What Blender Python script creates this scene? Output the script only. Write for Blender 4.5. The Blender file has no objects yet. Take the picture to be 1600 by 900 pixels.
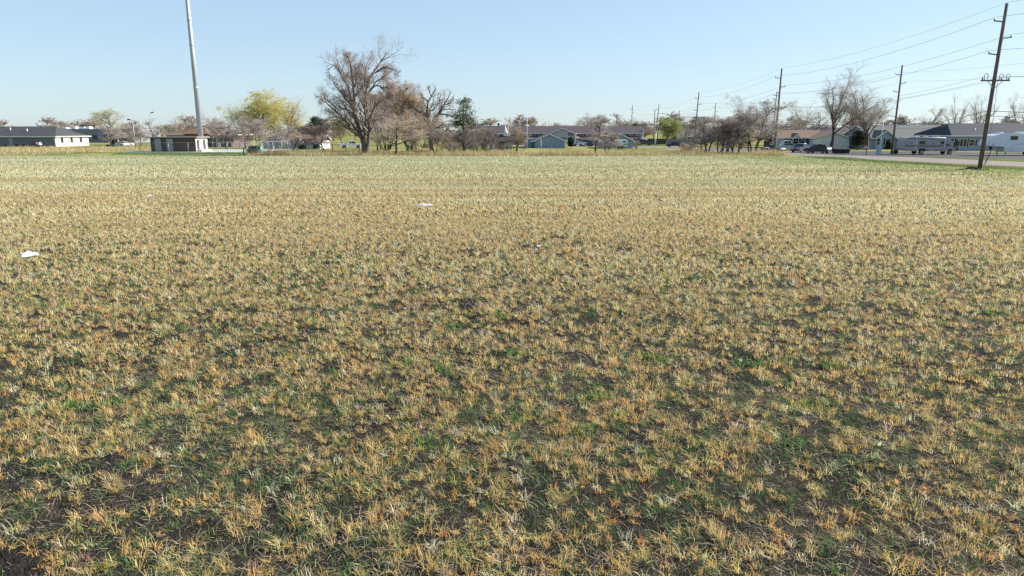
import bpy, math, random
import numpy as np
from math import radians as R, sin, cos, tan, pi

# ------------------------------------------------------------------ scene, camera, sky
scene = bpy.context.scene
COL = scene.collection
FPX, PITCH, CAMH = 1070.0, R(12.9), 3.7           # focal length in photo pixels, tilt, camera height
CP, SP = cos(PITCH), sin(PITCH)

cam_d = bpy.data.cameras.new('camera')
cam_d.sensor_width = 36.0
cam_d.lens = 36.0 * FPX / 1600.0
cam_d.clip_start = 0.1
cam_d.clip_end = 5000
cam = bpy.data.objects.new('camera', cam_d)
cam.location = (0, 0, CAMH)
cam.rotation_euler = (R(90) - PITCH, 0, 0)
COL.objects.link(cam)
scene.camera = cam

SUN_AZ, SUN_EL = 75.0, 30.0                        # azimuth to the right of straight ahead
w = bpy.data.worlds.new('World')
scene.world = w
w.use_nodes = True
nt = w.node_tree
sky = nt.nodes.new('ShaderNodeTexSky')
sky.sky_type = 'NISHITA'
sky.sun_disc = False
sky.sun_elevation = R(SUN_EL)
sky.sun_rotation = R(SUN_AZ)
sky.altitude = 300
sky.air_density = 1.0
sky.dust_density = 0.5
sky.ozone_density = 2.5
gm = nt.nodes.new('ShaderNodeGamma'); gm.inputs['Gamma'].default_value = 0.45     # a soft, even, thinly veiled spring sky
vm = nt.nodes.new('ShaderNodeVectorMath'); vm.operation = 'MULTIPLY'; vm.inputs[1].default_value = (1.37, 1.61, 1.83)
nt.links.new(sky.outputs[0], gm.inputs[0]); nt.links.new(gm.outputs[0], vm.inputs[0])
nt.links.new(vm.outputs[0], nt.nodes['Background'].inputs[0])
nt.nodes['Background'].inputs[1].default_value = 0.12

sd = bpy.data.lights.new('sun', 'SUN')
sd.energy = 5.0
sd.angle = R(0.5)
sd.color = (1.0, 0.95, 0.86)
so = bpy.data.objects.new('sun', sd)
so.rotation_euler = (R(90 - SUN_EL), 0, R(180 - SUN_AZ))
so.location = (60, 40, 60)
COL.objects.link(so)

scene.view_settings.view_transform = 'Standard'
scene.view_settings.look = 'None'
scene.view_settings.gamma = 1
scene.view_settings.exposure = 0.98
scene.render.engine = 'CYCLES'
scene.cycles.max_bounces = 5
scene.cycles.diffuse_bounces = 2
scene.cycles.glossy_bounces = 2
scene.cycles.transmission_bounces = 3
scene.cycles.transparent_max_bounces = 8
scene.cycles.use_denoising = False

# ------------------------------------------------------------------ where a photo point stands in the world
def D(v):                                          # forward distance of the ground seen at picture row v
    k = (450.0 - v) / FPX
    return CAMH * (CP + k * SP) / (SP - k * CP)
def X(u, Y, z=0.0):
    return (u - 800.0) / FPX * (Y * CP - (z - CAMH) * SP)
def Z(v, Y):                                       # height of something at distance Y seen at row v
    k = (450.0 - v) / FPX
    return CAMH + Y * (k * CP - SP) / (CP + k * SP)
def M(px, Y):
    return px * Y * CP / FPX
def G(u, v):
    Y = D(v)
    return (X(u, Y), Y)

# ------------------------------------------------------------------ materials
MATS = {}
def mat(name, col, rough=0.8, var=0.12, scale=3.0, metallic=0.0, bump=0.0, spec=0.3, stretch=(1, 1, 1), col2=None, fac=None):
    """plain surface whose colour wanders a little: noise between col*(1-var) and col*(1+var), or towards col2"""
    if name in MATS: return MATS[name]
    m = bpy.data.materials.new(name); m.use_nodes = True
    N = m.node_tree.nodes; L = m.node_tree.links
    b = N['Principled BSDF']
    tc = N.new('ShaderNodeTexCoord'); mp = N.new('ShaderNodeMapping')
    mp.inputs['Scale'].default_value = stretch
    L.new(tc.outputs['Object'], mp.inputs[0])
    nz = N.new('ShaderNodeTexNoise'); nz.inputs['Scale'].default_value = scale
    nz.inputs['Detail'].default_value = 6; nz.inputs['Roughness'].default_value = 0.65
    L.new(mp.outputs[0], nz.inputs['Vector'])
    rp = N.new('ShaderNodeValToRGB')
    a = tuple(max(0, c * (1 - var)) for c in col); z = tuple(min(1, c * (1 + var)) for c in col)
    if col2: a, z = col, col2
    rp.color_ramp.elements[0].color = (*a, 1); rp.color_ramp.elements[1].color = (*z, 1)
    lo, hi = fac or (0.3, 0.7)
    rp.color_ramp.elements[0].position = lo; rp.color_ramp.elements[1].position = hi
    L.new(nz.outputs[0], rp.inputs[0]); L.new(rp.outputs[0], b.inputs['Base Color'])
    b.inputs['Roughness'].default_value = rough; b.inputs['Metallic'].default_value = metallic
    b.inputs['Specular IOR Level'].default_value = spec
    if bump:
        bp = N.new('ShaderNodeBump'); bp.inputs['Strength'].default_value = bump; bp.inputs['Distance'].default_value = 0.05
        L.new(nz.outputs[0], bp.inputs['Height']); L.new(bp.outputs[0], b.inputs['Normal'])
    MATS[name] = m
    return m

def lined(name, col, dark, axis='Z', period=0.2, width=0.12, rough=0.75, var=0.1):
    """siding boards, shingle courses or standing seams: a darker joint every period metres"""
    if name in MATS: return MATS[name]
    m = mat(name, col, rough, var, 2.5)
    N = m.node_tree.nodes; L = m.node_tree.links; b = N['Principled BSDF']
    src = b.inputs['Base Color'].links[0].from_socket
    tc = N.new('ShaderNodeTexCoord'); sx = N.new('ShaderNodeSeparateXYZ'); L.new(tc.outputs['Object'], sx.inputs[0])
    dv = N.new('ShaderNodeMath'); dv.operation = 'DIVIDE'; dv.inputs[1].default_value = period
    L.new(sx.outputs[axis], dv.inputs[0])
    fr = N.new('ShaderNodeMath'); fr.operation = 'FRACT'; L.new(dv.outputs[0], fr.inputs[0])
    lt = N.new('ShaderNodeMath'); lt.operation = 'LESS_THAN'; lt.inputs[1].default_value = width; L.new(fr.outputs[0], lt.inputs[0])
    mx = N.new('ShaderNodeMix'); mx.data_type = 'RGBA'
    L.new(lt.outputs[0], mx.inputs[0]); L.new(src, mx.inputs[6]); mx.inputs[7].default_value = (*dark, 1)
    L.new(mx.outputs[2], b.inputs['Base Color'])
    return m

def brick(name, c1, c2, mortar, scale=4.0):
    if name in MATS: return MATS[name]
    m = bpy.data.materials.new(name); m.use_nodes = True
    N = m.node_tree.nodes; L = m.node_tree.links; b = N['Principled BSDF']
    tc = N.new('ShaderNodeTexCoord'); sx = N.new('ShaderNodeSeparateXYZ'); L.new(tc.outputs['Object'], sx.inputs[0])
    ad = N.new('ShaderNodeMath'); L.new(sx.outputs['X'], ad.inputs[0]); L.new(sx.outputs['Y'], ad.inputs[1])
    cb = N.new('ShaderNodeCombineXYZ'); L.new(ad.outputs[0], cb.inputs[0]); L.new(sx.outputs['Z'], cb.inputs[1])
    bk = N.new('ShaderNodeTexBrick'); bk.inputs['Scale'].default_value = scale
    bk.inputs['Color1'].default_value = (*c1, 1); bk.inputs['Color2'].default_value = (*c2, 1); bk.inputs['Mortar'].default_value = (*mortar, 1)
    L.new(cb.outputs[0], bk.inputs['Vector']); L.new(bk.outputs['Color'], b.inputs['Base Color'])
    b.inputs['Roughness'].default_value = 0.9
    MATS[name] = m
    return m

def plant_mat(name, trans=0.35, rough=0.7, attr='col'):
    """blades, leaves and needles: own colour per blade, some light comes through"""
    if name in MATS: return MATS[name]
    m = bpy.data.materials.new(name); m.use_nodes = True
    N = m.node_tree.nodes; L = m.node_tree.links; b = N['Principled BSDF']; out = N['Material Output']
    at = N.new('ShaderNodeAttribute'); at.attribute_name = attr
    b.inputs['Roughness'].default_value = rough; b.inputs['Specular IOR Level'].default_value = 0.2
    L.new(at.outputs['Color'], b.inputs['Base Color'])
    tr = N.new('ShaderNodeBsdfTranslucent'); L.new(at.outputs['Color'], tr.inputs['Color'])
    mx = N.new('ShaderNodeMixShader'); mx.inputs[0].default_value = trans
    L.new(b.outputs[0], mx.inputs[1]); L.new(tr.outputs[0], mx.inputs[2]); L.new(mx.outputs[0], out.inputs['Surface'])
    MATS[name] = m
    return m

def glass(name='window_glass', col=(0.02, 0.025, 0.03)):
    return mat(name, col, 0.08, 0.2, 1.0, spec=0.6)

# ------------------------------------------------------------------ meshes and objects
def link(o, parent=None):
    COL.objects.link(o)
    if parent is not None: o.parent = parent
    return o

def np_mesh(name, verts, faces, material, parent=None, col=None, smooth=False):
    """faces: (n,k) array, all with k corners, or a list of such arrays"""
    if not isinstance(faces, list): faces = [faces]
    faces = [np.asarray(f, np.int32) for f in faces if len(f)]
    me = bpy.data.meshes.new(name)
    me.vertices.add(len(verts)); me.vertices.foreach_set('co', np.asarray(verts, np.float32).ravel())
    loops = np.concatenate([f.ravel() for f in faces])
    sizes = np.concatenate([np.full(len(f), f.shape[1], np.int32) for f in faces])
    starts = np.concatenate([[0], np.cumsum(sizes)[:-1]]).astype(np.int32)
    me.loops.add(len(loops)); me.loops.foreach_set('vertex_index', loops)
    me.polygons.add(len(sizes)); me.polygons.foreach_set('loop_start', starts)
    try: me.polygons.foreach_set('loop_total', sizes)
    except Exception: pass
    if col is not None:
        ca = me.color_attributes.new('col', 'FLOAT_COLOR', 'POINT')
        c4 = np.ones((len(verts), 4), np.float32); c4[:, :3] = col
        ca.data.foreach_set('color', c4.ravel())
    me.update(calc_edges=True); me.validate()
    if smooth: me.polygons.foreach_set('use_smooth', np.ones(len(sizes), bool))
    me.materials.append(material)
    return link(bpy.data.objects.new(name, me), parent)

class MB:
    """collects shapes; build() links them as one mesh object"""
    def __init__(s): s.v = []; s.f = []; s.sm = []
    def add(s, vs, fs, smooth=False):
        n = len(s.v); s.v += [tuple(p) for p in vs]
        for f in fs: s.f.append(tuple(i + n for i in f)); s.sm.append(smooth)
        return s
    def box(s, x0, x1, y0, y1, z0, z1):
        return s.add([(x0, y0, z0), (x1, y0, z0), (x1, y1, z0), (x0, y1, z0), (x0, y0, z1), (x1, y0, z1), (x1, y1, z1), (x0, y1, z1)],
                     [(0, 3, 2, 1), (4, 5, 6, 7), (0, 1, 5, 4), (1, 2, 6, 5), (2, 3, 7, 6), (3, 0, 4, 7)])
    def bar(s, p, q, wx, wz=None):                       # rectangular bar from p to q
        p, q = np.array(p, float), np.array(q, float); d = q - p; d /= np.linalg.norm(d)
        up = np.array((0, 0, 1.0)) if abs(d[2]) < 0.95 else np.array((0, 1.0, 0))
        a = np.cross(d, up); a /= np.linalg.norm(a); b = np.cross(a, d); wz = wz or wx
        vs = []
        for c in (p, q):
            for i, j in ((-1, -1), (1, -1), (1, 1), (-1, 1)): vs.append(c + a * wx / 2 * i + b * wz / 2 * j)
        return s.add(vs, [(0, 1, 2, 3), (7, 6, 5, 4), (0, 4, 5, 1), (1, 5, 6, 2), (2, 6, 7, 3), (3, 7, 4, 0)])
    def tube(s, pts, rad, n=8, cap=True):
        pts = [np.array(p, float) for p in pts]
        if not hasattr(rad, '__len__'): rad = [rad] * len(pts)
        vs, fs = [], []
        for i, p in enumerate(pts):
            d = pts[min(i + 1, len(pts) - 1)] - pts[max(i - 1, 0)]; d /= np.linalg.norm(d) + 1e-9
            up = np.array((0, 0, 1.0)) if abs(d[2]) < 0.9 else np.array((0, 1.0, 0))
            a = np.cross(d, up); a /= np.linalg.norm(a); b = np.cross(d, a)
            for k in range(n):
                t = 2 * pi * k / n; vs.append(p + (a * cos(t) + b * sin(t)) * rad[i])
        for i in range(len(pts) - 1):
            for k in range(n):
                k2 = (k + 1) % n; fs.append((i * n + k, i * n + k2, (i + 1) * n + k2, (i + 1) * n + k))
        s.add(vs, fs, True)
        if cap:
            m = len(s.v) - len(vs)
            s.f.append(tuple(m + k for k in range(n))[::-1]); s.sm.append(False)
            s.f.append(tuple(m + (len(pts) - 1) * n + k for k in range(n))); s.sm.append(False)
        return s
    def prism(s, poly, axis, a, b):
        """2D polygon extruded: axis 'x' -> poly is (y,z); 'y' -> (x,z); 'z' -> (x,y)"""
        n = len(poly)
        def P(c, t): return {'x': (t, c[0], c[1]), 'y': (c[0], t, c[1]), 'z': (c[0], c[1], t)}[axis]
        vs = [P(c, a) for c in poly] + [P(c, b) for c in poly]
        fs = [tuple(range(n))[::-1], tuple(range(n, 2 * n))] + [(i, (i + 1) % n, n + (i + 1) % n, n + i) for i in range(n)]
        return s.add(vs, fs)
    def loft(s, rings):
        """rings of equal count joined in order, ends closed"""
        n = len(rings[0]); vs = [p for r in rings for p in r]; fs = []
        for i in range(len(rings) - 1):
            for k in range(n): fs.append((i * n + k, i * n + (k + 1) % n, (i + 1) * n + (k + 1) % n, (i + 1) * n + k))
        fs.append(tuple(range(n))[::-1]); fs.append(tuple((len(rings) - 1) * n + k for k in range(n)))
        return s.add(vs, fs)
    def build(s, name, material, parent=None, bevel=0.0):
        me = bpy.data.meshes.new(name); me.from_pydata(s.v, [], s.f); me.update()
        me.polygons.foreach_set('use_smooth', s.sm)
        import bmesh
        bm = bmesh.new(); bm.from_mesh(me)
        bmesh.ops.recalc_face_normals(bm, faces=bm.faces)
        if bevel:
            bmesh.ops.bevel(bm, geom=[e for e in bm.edges if e.calc_face_angle(0) > 0.6], offset=bevel, segments=2, affect='EDGES', clamp_overlap=True)
        bm.to_mesh(me); bm.free()
        me.materials.append(material)
        return link(bpy.data.objects.new(name, me), parent)

def tag(o, label, cat, group=None, kind=None):
    if label: o['label'] = label
    if cat: o['category'] = cat
    if group: o['group'] = group
    if kind: o['kind'] = kind
    return o
def thing(name, label, cat, loc=(0, 0, 0), rz=0.0, group=None):
    o = bpy.data.objects.new(name, None); o.empty_display_size = 0.3
    o.location = loc; o.rotation_euler = (0, 0, rz); COL.objects.link(o)
    return tag(o, label, cat, group)
def struct(o): o['kind'] = 'structure'; return o
def stuff(o, label=None, cat=None): return tag(o, label, cat, kind='stuff')

# ------------------------------------------------------------------ smooth noise on the plane
def vnoise(x, y, seed, scale):
    x = np.asarray(x) / scale; y = np.asarray(y) / scale
    g = np.random.default_rng(seed).random((256, 256))
    xi = np.floor(x).astype(int); yi = np.floor(y).astype(int); fx = x - xi; fy = y - yi
    fx = fx * fx * (3 - 2 * fx); fy = fy * fy * (3 - 2 * fy)
    q = lambda a, b: g[a % 256, b % 256]
    return (q(xi, yi) * (1 - fx) + q(xi + 1, yi) * fx) * (1 - fy) + (q(xi, yi + 1) * (1 - fx) + q(xi + 1, yi + 1) * fx) * fy
def fbm(x, y, seed, scale, oct=3):
    t = 0; a = 1; n = 0
    for i in range(oct): t = t + a * vnoise(x, y, seed + i, scale / 2 ** i); n += a; a *= 0.5
    return t / n
# ================================================================== GROUND
def ground_mat():
    m = bpy.data.materials.new('lawn_grass'); m.use_nodes = True
    N = m.node_tree.nodes; L = m.node_tree.links; b = N['Principled BSDF']
    tc = N.new('ShaderNodeTexCoord')
    n1 = N.new('ShaderNodeTexNoise'); n1.inputs['Scale'].default_value = 0.07; n1.inputs['Detail'].default_value = 5
    n2 = N.new('ShaderNodeTexNoise'); n2.inputs['Scale'].default_value = 2.5; n2.inputs['Detail'].default_value = 6
    L.new(tc.outputs['Object'], n1.inputs['Vector']); L.new(tc.outputs['Object'], n2.inputs['Vector'])
    r1 = N.new('ShaderNodeValToRGB')
    r1.color_ramp.elements[0].position = 0.40; r1.color_ramp.elements[0].color = (0.13, 0.165, 0.055, 1)
    r1.color_ramp.elements[1].position = 0.58; r1.color_ramp.elements[1].color = (0.31, 0.275, 0.13, 1)
    r2 = N.new('ShaderNodeValToRGB')
    r2.color_ramp.elements[0].position = 0.3; r2.color_ramp.elements[0].color = (0.65, 0.7, 0.6, 1)
    r2.color_ramp.elements[1].position = 0.7; r2.color_ramp.elements[1].color = (1.25, 1.2, 1.1, 1)
    L.new(n1.outputs[0], r1.inputs[0]); L.new(n2.outputs[0], r2.inputs[0])
    mx = N.new('ShaderNodeMix'); mx.data_type = 'RGBA'; mx.blend_type = 'MULTIPLY'; mx.inputs[0].default_value = 1
    L.new(r1.outputs[0], mx.inputs[6]); L.new(r2.outputs[0], mx.inputs[7]); L.new(mx.outputs[2], b.inputs['Base Color'])
    b.inputs['Roughness'].default_value = 1.0; b.inputs['Specular IOR Level'].default_value = 0.0
    bp = N.new('ShaderNodeBump'); bp.inputs['Strength'].default_value = 0.6; bp.inputs['Distance'].default_value = 0.1
    L.new(n2.outputs[0], bp.inputs['Height']); L.new(bp.outputs[0], b.inputs['Normal'])
    return m
def sheet(name, poly, z, m):
    me = bpy.data.meshes.new(name); me.from_pydata([(x, y, z) for x, y in poly], [], [tuple(range(len(poly)))]); me.update()
    if me.polygons[0].normal.z < 0: me.flip_normals()
    me.materials.append(m); o = link(bpy.data.objects.new(name, me)); return struct(o)
sheet('ground', [(-2200, -300), (2200, -300), (2200, 3000), (-2200, 3000)], -0.02, ground_mat())

def soil_mat():
    m = bpy.data.materials.new('field_soil'); m.use_nodes = True
    N = m.node_tree.nodes; L = m.node_tree.links; b = N['Principled BSDF']
    tc = N.new('ShaderNodeTexCoord')
    n1 = N.new('ShaderNodeTexNoise'); n1.inputs['Scale'].default_value = 9; n1.inputs['Detail'].default_value = 8; n1.inputs['Roughness'].default_value = 0.7
    n2 = N.new('ShaderNodeTexNoise'); n2.inputs['Scale'].default_value = 0.8; n2.inputs['Detail'].default_value = 4
    vo = N.new('ShaderNodeTexVoronoi'); vo.inputs['Scale'].default_value = 48; vo.inputs['Randomness'].default_value = 1
    for n in (n1, n2, vo): L.new(tc.outputs['Object'], n.inputs['Vector'])
    r1 = N.new('ShaderNodeValToRGB')
    r1.color_ramp.elements[0].position = 0.3; r1.color_ramp.elements[0].color = (0.015, 0.013, 0.012, 1)
    r1.color_ramp.elements[1].position = 0.72; r1.color_ramp.elements[1].color = (0.058, 0.049, 0.043, 1)
    L.new(n1.outputs[0], r1.inputs[0])
    r2 = N.new('ShaderNodeValToRGB')
    r2.color_ramp.elements[0].position = 0.4; r2.color_ramp.elements[0].color = (0.8, 0.8, 0.8, 1)
    r2.color_ramp.elements[1].position = 0.7; r2.color_ramp.elements[1].color = (1.5, 1.4, 1.2, 1)
    L.new(n2.outputs[0], r2.inputs[0])
    mx = N.new('ShaderNodeMix'); mx.data_type = 'RGBA'; mx.blend_type = 'MULTIPLY'; mx.inputs[0].default_value = 1
    L.new(r1.outputs[0], mx.inputs[6]); L.new(r2.outputs[0], mx.inputs[7]); L.new(mx.outputs[2], b.inputs['Base Color'])
    b.inputs['Roughness'].default_value = 1.0; b.inputs['Specular IOR Level'].default_value = 0.05
    ad = N.new('ShaderNodeMath'); L.new(n1.outputs[0], ad.inputs[0]); L.new(vo.outputs[0], ad.inputs[1])
    bp = N.new('ShaderNodeBump'); bp.inputs['Strength'].default_value = 0.7; bp.inputs['Distance'].default_value = 0.025
    L.new(ad.outputs[0], bp.inputs['Height']); L.new(bp.outputs[0], b.inputs['Normal'])
    return m
def hsoil(x, y):                                   # clods and shallow drill rows, fading out with distance
    r = np.clip(1 - (np.asarray(y) - 14) / 25, 0, 1)
    h = (fbm(x, y, 5, 0.55, 3) - 0.5) * 0.08 + (fbm(x, y, 9, 2.5, 2) - 0.5) * 0.04 + (fbm(x, y, 12, 0.16, 2) - 0.5) * 0.035
    return 0.035 + h * r
FIELD_Y1 = 104.0
def field_right(y):                                # the right edge of the sown field, along the road verge
    return np.interp(y, [0, 50, 66, 80, 92, 104], [70, 52, 46, 42, 40, 40.0])
def make_field():
    ys = np.concatenate([np.arange(1.0, 14, 0.06), 14 * np.power(FIELD_Y1 / 14, np.linspace(0, 1, 170))])
    nx = 360
    t = np.linspace(-1, 1, nx)
    half = np.maximum(12.0, ys * 0.86 + 10)
    xx = t[None, :] * half[:, None]; yy = np.repeat(ys[:, None], nx, 1)
    xx = np.minimum(xx, field_right(yy) + 0 * xx)
    vs = np.stack([xx, yy, hsoil(xx, yy)], -1).reshape(-1, 3)
    i = np.arange(len(ys) - 1)[:, None] * nx + np.arange(nx - 1)[None, :]
    f = np.stack([i, i + 1, i + nx + 1, i + nx], -1).reshape(-1, 4)
    return struct(np_mesh('field', vs, f, soil_mat(), smooth=True))
make_field()

# road past the houses, the lot in front of them (shade painted into its colour), the gravel pad of the tower
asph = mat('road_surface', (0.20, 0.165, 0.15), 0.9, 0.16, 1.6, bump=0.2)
lot = mat('lot_asphalt_shaded', (0.042, 0.04, 0.041), 0.9, 0.22, 0.7, bump=0.2)  # shade of the houses and motorhome put into the dark asphalt colour
gravel = mat('pad_gravel', (0.42, 0.41, 0.39), 0.95, 0.25, 6, bump=0.5)
near = [(1760, 267), (1600, 260.5), (1480, 255), (1370, 250), (1297, 246), (1235, 241.8), (1195, 238.6), (1140, 236.3), (1090, 233.6), (1000, 230.8), (900, 228.8), (700, 226)]
far = [(1760, 257), (1600, 253.2), (1480, 248), (1370, 244), (1297, 241.2), (1235, 237), (1195, 233.4), (1140, 231.8), (1090, 230), (1000, 228.2), (900, 227), (700, 224.8)]
sheet('road', [G(*p) for p in near] + [G(*p) for p in far[::-1]], -0.008, asph)
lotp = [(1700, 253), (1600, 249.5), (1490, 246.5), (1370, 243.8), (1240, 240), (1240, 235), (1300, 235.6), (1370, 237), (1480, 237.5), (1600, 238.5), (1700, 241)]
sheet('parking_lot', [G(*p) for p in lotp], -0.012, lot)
def pad():
    y0, y1 = 114.5, 134; x0, x1 = X(186, 114.5), X(383, 114.5)
    mb = MB()
    ri = [(x0, y0 + .5, .32), (x1, y0 + .5, .32), (x1 + 2, y1, .32), (x0 + 1, y1, .32)]
    ro = [(x0 - 1.2, y0 - 1.2, -.03), (x1 + .8, y0 - 1.2, -.03), (x1 + 3.2, y1 + 1.2, -.03), (x0 - .2, y1 + 1.2, -.03)]
    mb.add(ri, [(0, 1, 2, 3)]); o = struct(mb.build('gravel_pad', gravel))
    mb = MB(); mb.add(ri + ro, [(0, 4, 5, 1), (1, 5, 6, 2), (2, 6, 7, 3), (3, 7, 4, 0)])
    struct(mb.build('embankment', mat('bank_grass_shaded', (0.07, 0.11, 0.03), 0.95, 0.4, 1.5, bump=0.6)))  # shadow strip before the pad put into the dark green colour
pad()
PADZ = 0.325
# ================================================================== STUBBLE, GRASS, STRAW
def blades(root, az, lean, bend, length, width, segs, col, rng, taper=0.25, crinkle=0.0):
    n = len(root)
    t = np.zeros((n, segs + 1, 3)); p = root.copy(); t[:, 0] = p
    tw = az + rng.uniform(0.6, 2.5, n)
    side = np.stack([np.cos(tw), np.sin(tw), np.zeros(n)], -1)
    for i in range(segs):
        th = lean + bend * (i / max(1, segs - 0.5)) ** 1.3 + crinkle * rng.normal(0, .4, n)
        d = np.stack([np.cos(az) * np.sin(th), np.sin(az) * np.sin(th), np.cos(th)], -1)
        p = p + d * (length / segs)[:, None]; t[:, i + 1] = p
    t[:, :, 2] = np.maximum(t[:, :, 2], root[:, None, 2] - 0.02)
    wd = width[:, None] * np.linspace(1, taper, segs + 1)[None, :]
    a = t - side[:, None, :] * wd[:, :, None] / 2; b = t + side[:, None, :] * wd[:, :, None] / 2
    v = np.stack([a, b], 2).reshape(-1, 3)
    base = (np.arange(n) * (segs + 1) * 2)[:, None] + (np.arange(segs) * 2)[None, :]
    f = np.stack([base, base + 1, base + 3, base + 2], -1).reshape(-1, 4)
    c = np.repeat(col, (segs + 1) * 2, 0)
    return v, f, c
class Cloud:
    def __init__(s): s.v = []; s.f = []; s.c = []; s.n = 0
    def add(s, vfc):
        v, f, c = vfc; s.v.append(v); s.f.append(f + s.n); s.c.append(c); s.n += len(v)
    def build(s, name, m, parent=None):
        return np_mesh(name, np.concatenate(s.v), np.concatenate(s.f), m, parent, np.concatenate(s.c))

rng = np.random.default_rng(11)
STRAW = np.array([[0.77, 0.59, 0.28], [0.73, 0.51, 0.21], [0.62, 0.37, 0.13], [0.79, 0.68, 0.43], [0.52, 0.38, 0.20]])
GREEN = np.array([[0.085, 0.18, 0.05], [0.12, 0.24, 0.06], [0.07, 0.15, 0.055], [0.18, 0.26, 0.08]])
def pick(pal, n, jit=0.18, p=None):
    c = pal[rng.choice(len(pal), n, p=p)]
    return np.clip(c * (1 + rng.normal(0, jit, (n, 1))) * (1 + rng.normal(0, 0.06, (n, 3))), 0.01, 0.9)
def scatter(y0, y1, dens, margin=6.0):
    """even scatter over the wedge the camera (and a step to either side) looks at"""
    n = int(dens * ((y1 ** 2 - y0 ** 2) * 0.82 + 2 * margin * (y1 - y0)))
    a = 0.82; C = rng.random(n)
    # inverse of the widening strip's area
    A, B = a, 2 * margin
    tot = A * (y1 ** 2 - y0 ** 2) + B * (y1 - y0)
    y = (-B + np.sqrt(B * B + 4 * A * (A * y0 ** 2 + B * y0 + C * tot))) / (2 * A)
    x = rng.uniform(-1, 1, n) * (a * y + margin)
    return x, y
def to_rows(x, y, gap=0.19, jit=0.042, ang=0.07):
    c, s = cos(ang), sin(ang); u = x * c + y * s; v = -x * s + y * c
    v = np.round(v / gap) * gap + rng.normal(0, jit, len(v)) + 0.05 * np.sin(u * 0.7)
    return u * c - v * s, u * s + v * c
def verge(x, y):                                   # 0 in the sown field, 1 on the grass verge by the road
    return np.clip((x - (field_right(y) - 17) + 14 * (fbm(x, y * 1.6, 61, 5, 3) - .5)) / 16, 0, 1)
def patch(x, y):                                   # how thickly the stubble stands
    return fbm(x, y, 31, 0.26, 2) * 0.91 + fbm(x * 0.4, y, 40, 1.3, 2) * 0.09
def tone(x, y):                                    # broad pale, ochre and greenish bands across the field
    return fbm(x * 0.22, y, 71, 6.0, 3)

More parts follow.
